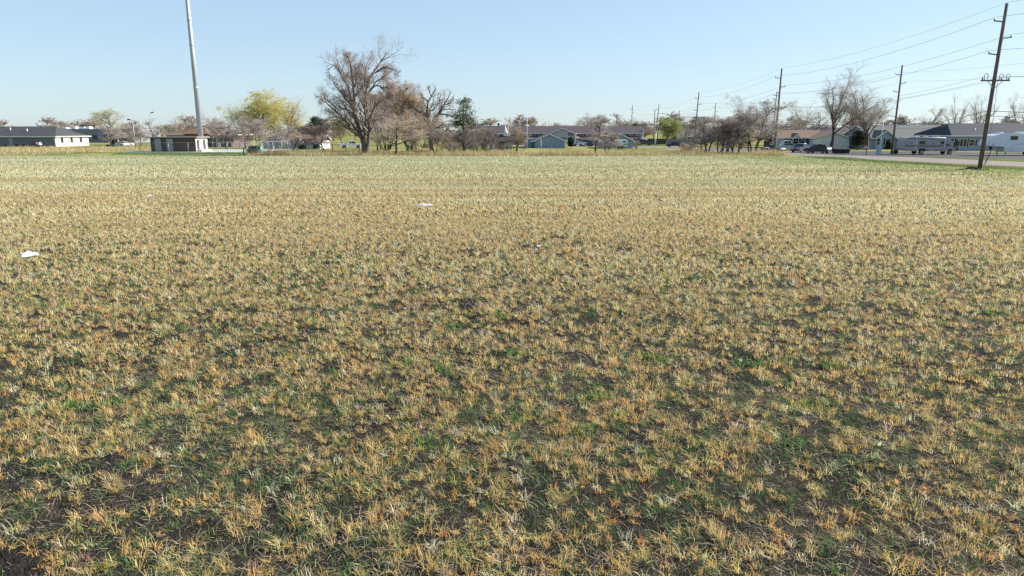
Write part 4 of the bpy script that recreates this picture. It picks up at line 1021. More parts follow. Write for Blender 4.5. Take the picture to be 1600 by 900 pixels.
PR = MB(); px0, px1 = X(825, 194) - (xa + xb) / 2, X(866, 194) - (xa + xb) / 2; q0, q1 = Z(217.5, 194), Z(212.5, 194)
PR.prism([(-8.4, q0), (-6.0, q1), (-6.0, q1 - .2), (-8.4, q0 - .2)], 'x', -L_ / 2 + 1, px1); PR.build('porch_roof', R_MAROON, t)
PR = MB(); px2, px3 = X(901, 194) - (xa + xb) / 2, L_ / 2 - 1
PR.prism([(-8.4, q0), (-6.0, q1), (-6.0, q1 - .2), (-8.4, q0 - .2)], 'x', px2, px3); PR.build('porch_roof', R_MAROON, t)
zw = Z(212.2, 196)
for u in (801, 806, 812, 818, 834, 839, 844, 849, 854, 903, 908, 913, 920, 928, 936, 944, 980, 990): window(t, 'f', X(u, 196) - (xa + xb) / 2, zw, .62, .78, L_, dp, frame=S_TAUPE)
for u in (804, 815, 908, 918, 926): window(t, 'f', X(u, 196) - (xa + xb) / 2, .9, 1.1, 1.1, L_, dp)
xg = X(878, 190) - (xa + xb) / 2; wg = M(40, 190); eg, pg = Z(208, 190), Z(199.3, 190)
gable_walls(t, 14, wg, eg, pg, 'y', S_SAGE, name='wing_wall', cx=xg, cy=-5); gable_roof(t, 14, wg, eg, pg, 'y', R_MAROON, oh=.5, cx=xg, cy=-5, name='wing_roof')
for u in (889.3, 893.6):
    f = window(t, 'f', X(u, 190) - (xa + xb) / 2, Z(212, 190), .6, .75, L_, 24.0, frame=S_SAGE)
mb = MB(); bx = xg + wg / 2; mb.box(bx, bx + 1.5, -8.5, -6.5, Z(216.5, 190), Z(213.5, 190)); mb.build('balcony', mat('balcony_cream', (.7, .64, .54), .7), t)
mb = MB(); mb.box(bx + .02, bx + .35, -12.3, -12.0, -.1, eg - .3); mb.build('corner_post', WHITE, t)
# blue grey gable houses in front
Yi = 158; xa, xb = X(834, Yi), X(882, Yi); L_ = xb - xa
t = thing('house', 'blue grey house with wide gable end facing the field, beside the flagpole', 'house', ((xa + xb) / 2, Yi + 7, 0))
ev, pk = Z(219.2, Yi), Z(208.6, Yi)
gable_walls(t, 14, L_, ev, pk, 'y', S_BLUE); gable_roof(t, 14, L_, ev, pk, 'y', R_GREY, oh=.5)
cx = X(829, Yi) - (xa + xb) / 2; mb = MB(); mb.box(-L_ / 2 - 1.9, -L_ / 2 - .002, -3, 4, -.1, 2.0); mb.build('lean_to', S_BLUE, t)
cx = L_ / 2; mb = MB(); mb.box(cx + .002, cx + 1.1, -2.2, 4, -.1, 1.9); tag(mb.build('sunlit_side_block', S_CREAM, t), 'side wall of the house, sunlight put into its pale colour', None)  # block stands for the sunlit side wall, sun put into its colour
mb = MB(); mb.prism([(cx - .1, 2.35), (cx + 1.5, 1.9), (cx + 1.5, 1.8), (cx - .1, 2.25)], 'y', -2.6, 4.4); mb.build('annex_roof', R_GREY, t)  # covers the block that shows the sunlit side wall
for sx in (-1, 1):
    z_ = pk - .9; mb = MB(); mb.box(sx * 0 + 1.2, 2.2, -3 - sx * 1.2, -2.2 - sx * 1.2, z_ - .35, z_ - .05); mb.build('skylight', mat('skylight_pale', (.6, .66, .72), .2), t)
mb = MB(); mb.box(X(833, Yi) - (xa + xb) / 2 - .4, X(833, Yi) - (xa + xb) / 2 + .3, -7.25, -7.02, 0, 1.3); mb.build('side_bin', mat('bin_green', (.03, .07, .05), .5), t)
Yj = 154; xa, xb = X(946, Yj), X(989, Yj); L_ = xb - xa
t = thing('house', 'small blue grey gable house behind the white camper trailer', 'house', ((xa + xb) / 2, Yj + 6, 0))
ev, pk = Z(218.4, Yj), Z(208.3, Yj)
gable_walls(t, 12, L_, ev, pk, 'y', S_BLUE); gable_roof(t, 12, L_, ev, pk, 'y', R_GREY, oh=.5)
window(t, 'f', -1.6, 1.0, .9, 1.0, L_, 12)
# brick pavilion with spire
Yk = 134; xk = X(777, Yk)
t = thing('pavilion', 'small brick shelter with dark hipped roof and a white spire', 'pavilion', (xk, Yk + 1.6, 0))
zr = Z(221.5, Yk); wk = M(28, Yk)
BRK = brick('pavilion_brick', (.22, .13, .10), (.17, .10, .08), (.32, .28, .25), 5)
hip_roof(t, wk - .8, 3.2, zr, Z(214.5, Yk + 1.6), mat('pavilion_roof', (.045, .036, .034), .9, .2), oh=.4, trim=mat('pavilion_trim', (.05, .035, .03), .8))
for i, u in enumerate((771, 779, 786)):
    c = X(u, Yk) - xk
    for yy in (-1.2, 1.2): mb = MB(); mb.box(c - .22, c + .22, yy - .22, yy + .22, -.1, zr - .02); mb.build('column', WHITE if i == 0 else BRK, t)
mb = MB(); mb.box(X(779.5, Yk) - xk, X(785.5, Yk) - xk, .9, 1.1, 0, zr - .3); mb.build('wall', BRK, t)
sx = X(791, Yk + 8) - xk
t2 = thing('spire', 'slender white tapered spire above the dark low roof', 'spire', (X(790, 150), 150, 0))
z0, z1 = Z(211.5, 150), Z(196.5, 150)
mb = MB(); mb.box(-.42, .42, -.42, .42, z0 - .15, z0 + .5); mb.build('base', WHITE, t2)
mb = MB(); mb.tube([(0, 0, z0 + .5), (0, 0, z0 + .9), (0, 0, z1)], [.5, .28, .04], 8); mb.build('steeple', WHITE, t2)
mb = MB(); wr = M(34, 150); mb.box(-wr * .72, wr * .3, -2, 2.5, -.1, Z(219, 150)); mb.build('wall', S_TAUPE, t2)
mb = MB(); e_ = Z(219, 150)
mb.prism([(-2.6, e_ - .05), (.25, z0), (3.1, e_ - .05), (3.1, e_ - .2), (.25, z0 - .15), (-2.6, e_ - .2)], 'x', -wr * .75, wr * .33); mb.build('roof', mat('pavilion_roof', (0, 0, 0)), t2)
t2['label'] = 'low dark roofed chapel with a slender white spire behind the brick shelter'; t2.name = 'chapel'; t2['category'] = 'building'
t['label'] = 'small brick shelter with dark hipped roof left of the vase shaped tree'
# wooden fence house far right of centre
Yl = 206; xa, xb = X(1062, Yl), X(1100, Yl); L_ = xb - xa
t = thing('house', 'long low pale house behind the wooden fence and golden shrub', 'house', ((xa + xb) / 2, Yl + 5, 0))
ev = Z(212, Yl); gable_walls(t, L_, 10, ev, Z(201.5, Yl + 5), 'x', S_CREAM); gable_roof(t, L_, 10, ev, Z(201.5, Yl + 5), 'x', mat('roof_warm_grey', (.16, .145, .135), .9, .15), oh=.5)
window(t, 'f', X(1079, Yl) - (xa + xb) / 2, .9, 1.8, 1.1, L_, 10, panes=2)
# right: brown roofed white house
Ym = 156; xa, xb = X(1226, Ym), X(1290, Ym); L_ = xb - xa
t = thing('house', 'white house with brown roof, entry gable and dark carport', 'house', ((xa + xb) / 2, Ym + 6, 0))
ev = Z(214.6, Ym); rd = Z(203, Ym + 6)
box_walls(t, L_, 12, ev, S_WHITE)
cpx = X(1212, Ym) - (xa + xb) / 2
gable_roof(t, L_ + (-L_ / 2 - cpx), 12, ev + .12, rd, 'x', R_BROWN, cx=(cpx + L_ / 2) / 2 - L_ / 4 + 0 * L_ if False else (cpx + L_ / 2) / 2, oh=.5)
mb = MB(); mb.box(cpx + .3, -L_ / 2 - .003, 2.2, 2.4, -.1, ev - .1); mb.build('carport_wall', mat('carport_dark', (.05, .03, .03), .8), t)
for yy in (-5.5,): mb = MB(); mb.box(cpx + .2, cpx + .38, yy - .1, yy + .1, 0, ev - .1); mb.build('post', WHITE, t)
cx = X(1243.5, Ym) - (xa + xb) / 2; wg = M(11, Ym); pk = Z(208, Ym)
gable_walls(t, 5, wg, ev, pk, 'y', S_WHITE, name='gable_wall', cx=cx, cy=-3.7); gable_roof(t, 5, wg, ev, pk, 'y', R_BROWN, oh=.25, ohg=.2, cx=cx, cy=-3.7, name='gable_roof')
for u, w_ in ((1231, .8), (1253.5, .8), (1260.5, .8)): window(t, 'f', X(u, Ym) - (xa + xb) / 2, .95, w_, 1.35, L_, 12, shut=SHUT)
window(t, 'f', X(1241.5, Ym) - (xa + xb) / 2, .95, 1.2, 1.2, L_, 12.4 + .2, shut=SHUT)
door(t, 'f', X(1247.5, Ym) - (xa + xb) / 2, .9, 2.05, L_, 12, mat('blue_door', (.10, .16, .30), .5), z=.05)
mb = MB(); mb.box(X(1244, Ym) - (xa + xb) / 2, X(1250, Ym) - (xa + xb) / 2, -7.6, -6.02, -.05, .25); mb.build('step', mat('concrete_base', (.45, .43, .40), .9, .15), t)
# its gable wing to the right
Yn = 154; xc, xd = X(1270, Yn), X(1323, Yn); wg = xd - xc; cx = (xc + xd) / 2 - (xa + xb) / 2
evw = Z(214.3, Yn); pk = Z(206, Yn)
gable_walls(t, 11, wg, evw, pk, 'y', S_WHITE, name='wing_wall', cx=cx, cy=-2.5 - 6 + 5.5 - .5); gable_roof(t, 11, wg, evw, pk, 'y', R_BROWN, oh=.5, cx=cx, cy=-3.5, name='wing_roof')
mb = MB(); x2 = X(1350, Yn) - (xa + xb) / 2; mb.box((xd - (xa + xb) / 2) + .004, x2, -4.0, 2.5, -.1, Z(221.5, Yn)); ax = mb.build('annex', S_WHITE, t)
mb = MB(); mb.box((xd - (xa + xb) / 2) + .004, x2 + .3, -4.3, 2.8, Z(221.5, Yn), Z(220.6, Yn)); mb.build('annex_roof', R_GREEN, t)
# second house behind it with dark roof
t = thing('house', 'house with dark roof peeking between the street trees behind the brown roof', 'house', (X(1300, 190), 196, 0))
w_ = M(60, 190); ev = Z(209, 190); gable_walls(t, w_, 10, ev, Z(199, 196), 'x', S_TAUPE); gable_roof(t, w_, 10, ev, Z(199, 196), 'x', R_MAROON)
for a in (-.3, 0, .3): window(t, 'f', a * w_, 1, 1.2, 1.1, w_, 10)
# grey house
Yo = 147; xa, xb = X(1362, Yo), X(1497, Yo); L_ = xb - xa
t = thing('house', 'long grey house with olive grey roof behind the old motorhome', 'house', ((xa + xb) / 2, Yo + 7, 0))
ev = Z(213.6, Yo); rd = Z(195.2, Yo + 7)
gable_walls(t, L_, 14, ev, rd, 'x', S_SAGE); gable_roof(t, L_, 14, ev, rd, 'x', R_GREEN, oh=.6)
cx = X(1377, Yo) - (xa + xb) / 2; wg = M(29, Yo); pk = Z(203, Yo)
gable_walls(t, 6, wg, ev, pk, 'y', S_BLUE, name='wing_wall', cx=cx, cy=-5.2); gable_roof(t, 6, wg, ev, pk, 'y', R_GREEN, oh=.4, cx=cx, cy=-5.2, name='wing_roof')
window(t, 'f', X(1382, Yo) - (xa + xb) / 2, .9, 1.1, 1.3, L_, 16.4, shut=SHUT)
window(t, 'f', X(1367, Yo) - (xa + xb) / 2, .9, .9, 1.3, L_, 16.4)
for u in (1408, 1440, 1475): window(t, 'f', X(u, Yo) - (xa + xb) / 2, 1.0, 1.3, 1.1, L_, 14, panes=2)
ro = [c for c in t.children if c.name.startswith('roof')][0]
for u, v in ((1493.5, 199.5), (1450, 203)):
    s_ = (Z(v, Yo + 4) - ev) / (rd - ev); yy = -7 + 7 * s_; xx = X(u, Yo + 4) - (xa + xb) / 2; zz = Z(v, Yo + 4)
    mb = MB(); mb.tube([(xx, yy, zz - .4), (xx, yy, zz + .45)], .07, 8); mb.build('roof_pipe', PIPE, ro)
# navy roofed house
Yp = 136; xa, xb = X(1485, Yp), X(1668, Yp); L_ = xb - xa
t = thing('house', 'blue grey house with very dark navy roof behind the white trailer', 'house', ((xa + xb) / 2, Yp + 6.5, 0))
ev = Z(211.6, Yp); rd = Z(192.6, Yp + 6.5)
box_walls(t, L_, 13, ev, S_BLUE); ro = hip_roof(t, L_, 13, ev, rd, R_NAVY, oh=.5, inset=3.2)
window(t, 'f', X(1500.5, Yp) - (xa + xb) / 2, .75, 2.0, 1.45, L_, 13, shut=SHUT, panes=3)
window(t, 'f', X(1516.5, Yp) - (xa + xb) / 2, .95, 1.1, 1.1, L_, 13, shut=mat('red_brown_shutter', (.12, .05, .045), .7))
door(t, 'f', X(1492.5, Yp) - (xa + xb) / 2, .95, 2.05, L_, 13, mat('dark_door', (.04, .04, .05), .5))
window(t, 'f', X(1560, Yp) - (xa + xb) / 2, .95, 1.3, 1.1, L_, 13, shut=SHUT)
mb = MB(); lx = X(1494.8, Yp) - (xa + xb) / 2; mb.tube([(lx, -6.62, 1.85), (lx, -6.62, 2.15)], .1, 8); mb.build('porch_lamp', PIPE, t)
xx = X(1531, Yp) - (xa + xb) / 2; zz = Z(204, Yp + 2); mb = MB(); mb.tube([(xx, -4.2, zz - .6), (xx, -4.2, zz + .4)], .07, 8); mb.build('roof_pipe', PIPE, ro)
# ================================================================== VEHICLES
TYRE = mat('tyre', (.018, .018, .019), .85, .2)
RIM = mat('rim', (.45, .46, .47), .35, .1, metallic=.6)
LAMPW = mat('headlight', (.75, .77, .78), .1, .05)
LAMPR = mat('taillight', (.32, .015, .012), .2, .1)
DARK = mat('dark_plastic', (.025, .025, .027), .6, .2)
def paint(name, col, rough=.3): return mat(name, col, rough, .05, .7, spec=.4)
def wheel(root, x, y, r, w=.22, rim=RIM):
    q = np.arange(20) * 2 * pi / 20; mb = MB(); s = 1 if y > 0 else -1
    mb.loft([[(x + rr * cos(a), y + s * t, r + rr * sin(a)) for a in q] for rr, t in ((r * .62, -w / 2), (r * .93, -w / 2), (r, -w / 2 + .04), (r, w / 2 - .04), (r * .93, w / 2), (r * .62, w / 2))])
    wl = mb.build('wheel', TYRE, root)
    mb = MB(); mb.loft([[(x + rr * cos(a), y + s * t, r + rr * sin(a)) for a in q] for rr, t in ((r * .61, w / 2 - .05), (r * .6, w / 2 + .012), (r * .45, w / 2 + .004), (r * .16, w / 2 - .03), (r * .12, w / 2 + .015))])
    mb.build('rim', rim, wl)
    return wl
def arch_profile(x0, x1, z0, pts_top, wheels, r):
    """side outline from the rear sill over the top and back along the sill with round wheel openings"""
    poly = list(pts_top)                                  # from front bottom .. over the top .. to rear bottom (x decreasing)
    for xc in sorted(wheels):                             # walk the sill from rear to front
        poly += [(xc + r * cos(a), z0 + max(0, r * sin(a))) for a in np.linspace(pi, 0, 9)]
    return poly
def slab(mb, poly, w, inset=.05):
    n = len(poly); c = np.mean(np.array(poly), 0)
    def ring(y, k): return [((x - c[0]) * k + c[0] if False else x, y, z) for x, z in poly]
    rings = [ring(-w / 2 + .0, 1), ring(w / 2, 1)]
    return mb.loft(rings)
def car(label, name, cat, x, y, rz, col, kind='sedan', group=None):
    t = thing(name, label, cat, (x, y, .0), rz, group); t.scale = (.9, .9, .9)
    P = paint('car_paint_%d_%d_%d' % tuple(int(c * 100) for c in col), col); W = 1.78
    if kind == 'sedan':
        L = 4.6; wh = (-1.35, 1.38); r = .32
        top = [(2.3, .28), (2.32, .55), (2.2, .74), (1.0, .92), (-1.55, .95), (-2.22, .92), (-2.3, .6), (-2.28, .28)]
        cab = [(1.05, .90), (.30, 1.38), (-.9, 1.42), (-1.75, .93)]
    elif kind == 'suv':
        L = 4.7; wh = (-1.4, 1.42); r = .36; W = 1.86
        top = [(2.33, .32), (2.36, .7), (2.2, .96), (1.1, 1.06), (-2.2, 1.1), (-2.36, .8), (-2.34, .32)]
        cab = [(1.15, 1.04), (.5, 1.62), (-1.7, 1.70), (-2.25, 1.08)]
    elif kind == 'pickup':
        L = 5.6; wh = (-1.75, 1.75); r = .38; W = 1.95
        top = [(2.78, .38), (2.8, .8), (2.65, 1.02), (1.35, 1.10), (-.55, 1.12), (-.56, 1.12), (-2.78, 1.14), (-2.82, .5), (-2.8, .38)]
        cab = [(1.4, 1.08), (.75, 1.70), (-.35, 1.74), (-.62, 1.1)]
    else:                                                  # van
        L = 4.9; wh = (-1.5, 1.5); r = .35; W = 1.9
        top = [(2.4, .32), (2.44, .7), (2.2, 1.0), (1.5, 1.12), (-2.35, 1.15), (-2.42, .5), (-2.4, .32)]
        cab = [(1.6, 1.1), (.8, 1.86), (-2.1, 1.95), (-2.36, 1.13)]
    z0 = top[0][1]
    mb = MB(); prof = arch_profile(0, 0, z0, top, wh, r + .06)
    n = len(prof); rings = []
    for yy, k in ((-W / 2 + .0, .97), (-W / 2 + .10, 1.0), (W / 2 - .10, 1.0), (W / 2, .97)): rings.append([(px * (.99 if abs(yy) > W / 2 - .05 else 1), yy, pz - (.03 if abs(yy) > W / 2 - .05 and pz > .8 else 0)) for px, pz in prof])
    mb.loft(rings); body = mb.build('body', P, t)
    gw0, gw1 = W / 2 - .06, W / 2 - .22
    mb = MB(); zb = cab[0][1]
    def yw(z): return gw0 + (gw1 - gw0) * (z - zb) / (cab[1][1] - zb)
    A = [(px, -yw(pz), pz) for px, pz in cab]; B = [(px, yw(pz), pz) for px, pz in cab]
    mb.loft([A, B]); mb.build('windows', GLASS, t)
    f, g = cab[1], cab[2]; rw = yw(f[1]) + .01
    mb = MB(); mb.loft([[(f[0] + .06, s * rw, f[1] - .02), ((f[0] + g[0]) / 2, s * (rw - .05), max(f[1], g[1]) + .035), (g[0] - .05, s * rw, g[1] - .02)] for s in (-1, 1)]); mb.build('roof', P, t)
    for s in (-1, 1):
        for a, b in ((cab[0], cab[1]), (cab[3], cab[2])):
            mb = MB(); mb.bar((a[0], s * (yw(a[1]) + .0), a[1]), (b[0], s * (yw(b[1]) + .0), b[1]), .05, .09); mb.build('pillar', P, t)
        xm = (f[0] + g[0]) / 2 - .05
        mb = MB(); mb.bar((xm, s * (gw0 + .002), zb), (xm, s * (rw - .005), f[1]), .04, .10); mb.build('pillar', P, t)
        mb = MB(); mb.box(cab[0][0] - .25, cab[0][0] - .05, s * (W / 2 + .08) - .08, s * (W / 2 + .08) + .08, zb + .02, zb + .18); mb.build('mirror', P, t)
        for xw in wh: wheel(t, xw, s * (W / 2 - .11), r)
        fx = top[0][0]; mb = MB(); mb.box(fx - .12, fx + .035, s * (W / 2 - .35) - .2, s * (W / 2 - .35) + .2, z0 + .30, z0 + .46); mb.build('headlight', LAMPW, t)
        rx = top[-1][0]; mb = MB(); mb.box(rx - .05, rx + .1, s * (W / 2 - .22) - .16, s * (W / 2 - .22) + .16, z0 + .36, z0 + .56); mb.build('taillight', LAMPR, t)
    for fx, s in ((top[0][0], 1), (top[-1][0], -1)):
        mb = MB(); mb.box(min(fx, fx + s * .1), max(fx, fx + s * .1), -W / 2 + .1, W / 2 - .1, z0 - .02, z0 + .2); mb.build('bumper', DARK if kind in ('pickup', 'suv') else P, t)
    if kind == 'pickup':
        mb = MB(); mb.box(-2.7, -.7, -W / 2 + .12, W / 2 - .12, 1.10, 1.18); mb.build('bed_cover', DARK, t)
    return t
def pos(u, v): x, y = G(u, v); return x, y
x, y = pos(1213, 237.3); car('dark blue sedan beside the tall crossarm pole on the road edge', 'parked_car', 'car', x, y + 1.6, R(-48), (.035, .06, .13))
x, y = pos(1216, 232.2); car('white van parked on the grass behind the dark blue sedan', 'parked_van', 'van', x, Z(0, 0) * 0 + 148, R(80), (.72, .74, .76), 'van')
x, y = pos(1194, 231); car('silver car half hidden by the roadside trees left of the crossarm pole', 'parked_car', 'car', x, 146, R(170), (.42, .43, .44))
x, y = pos(1265, 239); car('dark grey pickup with pale hood facing left in front of the white house', 'pickup_truck', 'pickup', x, y + 3.5, R(222), (.10, .115, .14), 'pickup')
x, y = pos(1284.5, 240); car('dark blue hatchback parked behind the dark grey pickup', 'parked_car', 'car', x, y + 1.8, R(128), (.03, .055, .075), 'suv')
x, y = pos(1007, 226); car('dark car with white loaded roof beside the reddish rounded tree', 'parked_car', 'car', X(1007, 186), 186, R(5), (.06, .07, .09), 'suv')
x, y = pos(1054, 229); car('dark navy sedan on the road left of the golden shrub', 'parked_car', 'car', X(1054, 166), 166, R(170), (.03, .04, .09))
car('white pickup truck seen under the lower limbs of the tallest tree', 'pickup_truck', 'pickup', X(548, 156), 156, R(20), (.72, .74, .76), 'pickup')
car('white sedan nearest the round cedar, in front of the long block', 'parked_car', 'car', X(905, 178), 178, R(8), (.62, .64, .68))
car('white van right of the white sedan in front of the long block', 'parked_van', 'van', X(916, 176), 176, R(170), (.72, .74, .77), 'van')
car('dark sedan behind the pink rounded tree in front of the long block', 'parked_car', 'car', X(928, 174), 174, R(4), (.05, .055, .07))
car('white car under the half leafed tree near the street lamp', 'parked_car', 'car', X(195, 176), 176, R(60), (.70, .70, .70))
# white roof load on the dark car
mbl = MB(); mbl.loft([[(-.9, -.6, 0), (.7, -.6, 0), (.5, -.5, .42), (-.9, -.5, .45)], [(-.9, .6, 0), (.7, .6, 0), (.5, .5, .42), (-.9, .5, .45)]])
o = mbl.build('roof_box', paint('box_white', (.75, .76, .78), .4)); o.location = (X(1007, 186), 186, 1.71); tag(o, 'white roof box on top of the dark car', 'roof box')

# old motorhome, facing right
xm, ym = pos(1446, 241.6); ym += 1.3
t = thing('motorhome', 'old grey beige motorhome with brown stripes and cab over bed', 'motorhome', (X(1446, ym), ym, 0), R(-1))
k = M(81, ym - 1.2) / 8.2
RVB = lined('rv_body', (.34, .325, .325), (.27, .26, .26), 'Z', .28, .06, .5)
W = 2.3; z1 = Z(214.3, ym - 1.2)
Lr = 8.2 * k; xb, xf = -Lr / 2, Lr / 2
body = [(xb + .12, .62), (xb, 1.0), (xb + .05, z1 - .45), (xb + .3, z1 - .05), (xb + .8, z1), (xf - 1.4, z1), (xf - .75, z1 - .12), (xf - .35, z1 - .55), (xf - .55, z1 - .95), (xf - 1.9, z1 - 1.05), (xf - 1.9, .5), (xb + 3.6, .5), (xb + 3.3, .95), (xb + 2.4, .95), (xb + 2.1, .5)]
mb = MB(); mb.loft([[(a, yy, b) for a, b in body] for yy in (-W / 2, W / 2)]); bd = mb.build('body', RVB, t, bevel=.03)
cabp = [(xf - 1.92, .5), (xf - 1.92, z1 - 1.0), (xf - 1.15, z1 - 1.02), (xf - .82, 1.32), (xf - .1, 1.12), (xf, .85), (xf - .02, .5), (xf - .52, .5), (xf - .62, .80), (xf - .88, .92), (xf - 1.14, .80), (xf - 1.25, .5)]
mb = MB(); mb.loft([[(a, yy, b) for a, b in cabp] for yy in (-W / 2 + .12, W / 2 - .12)]); cb = mb.build('cab', RVB, t, bevel=.03)
mb = MB(); mb.prism([(xf - 1.62, 1.38), (xf - 1.62, z1 - 1.12), (xf - 1.22, z1 - 1.12), (xf - .98, 1.38)], 'y', -W / 2 + .08, -W / 2 + .2); mb.build('cab_window', GLASS, cb)
mb = MB(); mb.loft([[(xf - 1.12, yy, z1 - 1.1), (xf - .80, yy, 1.36), (xf - .86, yy, 1.34), (xf - 1.16, yy, z1 - 1.12)] for yy in (-W / 2 + .25, W / 2 - .25)]); mb.build('windscreen', GLASS, cb)
def side(mb, u0, u1, zz0, zz1, pr=.025): mb.box(u0, u1, -W / 2 - pr, -W / 2 + .02, zz0, zz1)
BRN = mat('rv_brown_stripe', (.13, .085, .08), .5, .1)
zs = 1.28
for a, b in (((xb + .05, xf - 2.0), (zs, zs + .13)), ((xb + .05, xf - 2.0), (zs + .2, zs + .24)), ((xb + .35, xf - 2.1), (z1 - .33, z1 - .22))):
    mb = MB(); side(mb, a[0], a[1], b[0], b[1], .012); mb.build('stripe', BRN, t)
mb = MB(); side(mb, xb + 3.7, xf - 2.0, .72, .78, .012); mb.build('stripe', BRN, t)
for u, wv, dk in ((.95, .75, 0), (2.75, 1.0, 1), (xf - xb - 2.35, .62, 1)):
    mb = MB(); cx = xb + u; side(mb, cx - wv / 2 - .05, cx + wv / 2 + .05, 1.62, 2.2, .03); w_ = mb.build('window', mat('rv_frame', (.40, .41, .42), .4) if dk else WHITE, t)
    mb = MB(); side(mb, cx - wv / 2, cx + wv / 2, 1.67, 2.15, .04); mb.build('pane', GLASS if dk else mat('pale_pane', (.20, .24, .27), .1), w_)
mb = MB(); side(mb, xf - 1.05, xf - .55, z1 - .62, z1 - .22, .03); w_ = mb.build('window', mat('rv_frame', (0, 0, 0)), t)
mb = MB(); side(mb, xf - 1.0, xf - .6, z1 - .57, z1 - .27, .04); mb.build('pane', GLASS, w_)
mb = MB(); side(mb, xb + 1.75, xb + 1.85, .75, z1 - .1, .045); mb.build('awning_arm', WHITE, t)
mb = MB(); side(mb, xf - 2.02, xf - 1.93, .95, z1 - .15, .045); mb.build('awning_arm', WHITE, t)
mb = MB(); mb.tube([(xb + 1.7, -W / 2 - .07, z1 - .12), (xf - 1.95, -W / 2 - .07, z1 - .12)], .06, 8); mb.build('awning', WHITE, t)
for u0, u1 in ((.5, 1.5), (2.2 + 1.6, 4.9)): mb = MB(); side(mb, xb + u0, xb + u1, .62 if u0 < 1 else .56, 1.0, .02); mb.build('hatch', mat('rv_hatch', (.36, .35, .34), .5), t)
for u0, u1, hz in ((1.9, 2.7, .18), (3.6, 4.1, .12), (5.0, 5.9, .30)): mb = MB(); mb.box(xb + u0, xb + u1, -.4, .4, z1 - .01, z1 + hz); mb.build('roof_unit', PIPE if hz < .3 else mat('ac_green', (.42, .50, .50), .5), t, bevel=.03)
for s in (-1, 1):
    wheel(t, xb + 2.85, s * (W / 2 - .14), .40, .26, WHITE); wheel(t, xf - .88, s * (W / 2 - .24), .38, .24, WHITE)
    mb = MB(); mb.box(xf - .06, xf + .03, s * .8 - .16, s * .8 + .16, .82, 1.0); mb.build('headlight', LAMPW, t)
mb = MB(); mb.box(xf - .05, xf + .16, -1.05, 1.05, .48, .66); mb.build('bumper', RIM, t)
# white fifth wheel trailer, nose to the left, running out of frame
xn, yn = pos(1541, 240); yn = 108.0
t = thing('fifth_wheel_trailer', 'large white travel trailer with raised nose, cut off by the right edge', 'trailer', (X(1541, yn), yn + 1.2, 0))
TW = mat('trailer_white', (.70, .73, .76), .35, .04, .8)
W = 2.4; zt = Z(209.0, yn); zl = Z(228.5, yn); s1 = M(28, yn)
prof = [(.0, zl + .1), (.18, zl + .75), (.9, zt - .28), (1.7, zt - .02), (2.2, zt), (11.5, zt), (11.6, zt - .3), (11.6, .55), (s1 + .05, .55), (s1 - .2, zl - .1), (.25, zl)]
mb = MB(); mb.loft([[(a, yy, b) for a, b in prof] for yy in (-W / 2, W / 2)]); mb.build('body', TW, t, bevel=.05)
mb = MB(); mb.prism([(s1 - .16, .56), (s1 - .16, zl - .12), (s1 + 2.2, zl + .02), (s1 + 2.2, .56)], 'y', -W / 2 - .03, -W / 2 + .02); mb.build('front_hatch', mat('trailer_pale', (.62, .65, .68), .4), t)
mb = MB(); mb.box(3.3, 4.5, -W / 2 - .04, -W / 2 + .02, 2.35, 3.0); w_ = mb.build('window', mat('rv_frame', (0, 0, 0)), t, bevel=.02)
mb = MB(); mb.box(3.36, 4.44, -W / 2 - .05, -W / 2 + .02, 2.41, 2.94); mb.build('pane', GLASS, w_)
SW = mat('swoosh_blue', (.30, .38, .46), .4, .05); SD = mat('swoosh_dark', (.06, .08, .14), .4, .05)
mb = MB(); mb.prism([(5.2, 1.75), (7.2, 2.15), (11.5, 2.35), (11.5, 1.35), (7.5, 1.6)], 'y', -W / 2 - .012, -W / 2 + .02); mb.build('swoosh', SW, t)
mb = MB(); mb.prism([(3.6, 1.62), (7.4, 1.98), (11.5, 2.12), (11.5, 2.03), (7.4, 1.9)], 'y', -W / 2 - .022, -W / 2 + .02); mb.build('swoosh', SD, t)
mb = MB(); mb.box(6.6, 11.5, -W / 2 - .014, -W / 2 + .02, 1.18, 1.26); mb.build('swoosh', SD, t)
for a, b, hz in ((2.0, 2.7, .28), (5.0, 5.9, .32)): mb = MB(); mb.box(a, b, -.45, .45, zt - .01, zt + hz); mb.build('roof_unit', TW, t, bevel=.06)
for s in (-1, 1):
    mb = MB(); mb.box(s1 + .25, s1 + .40, s * .95 - .07, s * .95 + .07, -.02, .62); mb.build('landing_leg', RIM, t)
    for xw in (7.6, 8.5): wheel(t, xw, s * (W / 2 - .2), .38, .24, WHITE)
mb = MB(); mb.bar((1.3, 0, zl + .02), (1.3, 0, zl - .55), .3); mb.build('hitch_pin', DARK, t)
# camper trailer by the small gable house
yc = 146; x0, x1 = X(963, yc), X(980.5, yc); L_ = x1 - x0
t = thing('camper_trailer', 'small white camper trailer with a green wave along its side', 'trailer', ((x0 + x1) / 2, yc + 1, 0))
zt = Z(218.2, yc); W = 2.1
prof = [(-L_ / 2, .55), (-L_ / 2 - .05, 1.4), (-L_ / 2 + .1, zt), (L_ / 2 - .15, zt), (L_ / 2, 1.4), (L_ / 2 - .1, .55)]
mb = MB(); mb.loft([[(a, yy, b) for a, b in prof] for yy in (-W / 2, W / 2)]); mb.build('body', TW, t, bevel=.05)
GW = mat('wave_green', (.08, .32, .14), .4, .06)
mb = MB(); mb.prism([(-L_ / 2 + .1, .72), (0, .85), (L_ / 2 - .12, 1.35), (L_ / 2 - .12, .95), (.2, .62), (-L_ / 2 + .1, .6)], 'y', -W / 2 - .012, -W / 2 + .02); mb.build('wave', GW, t)
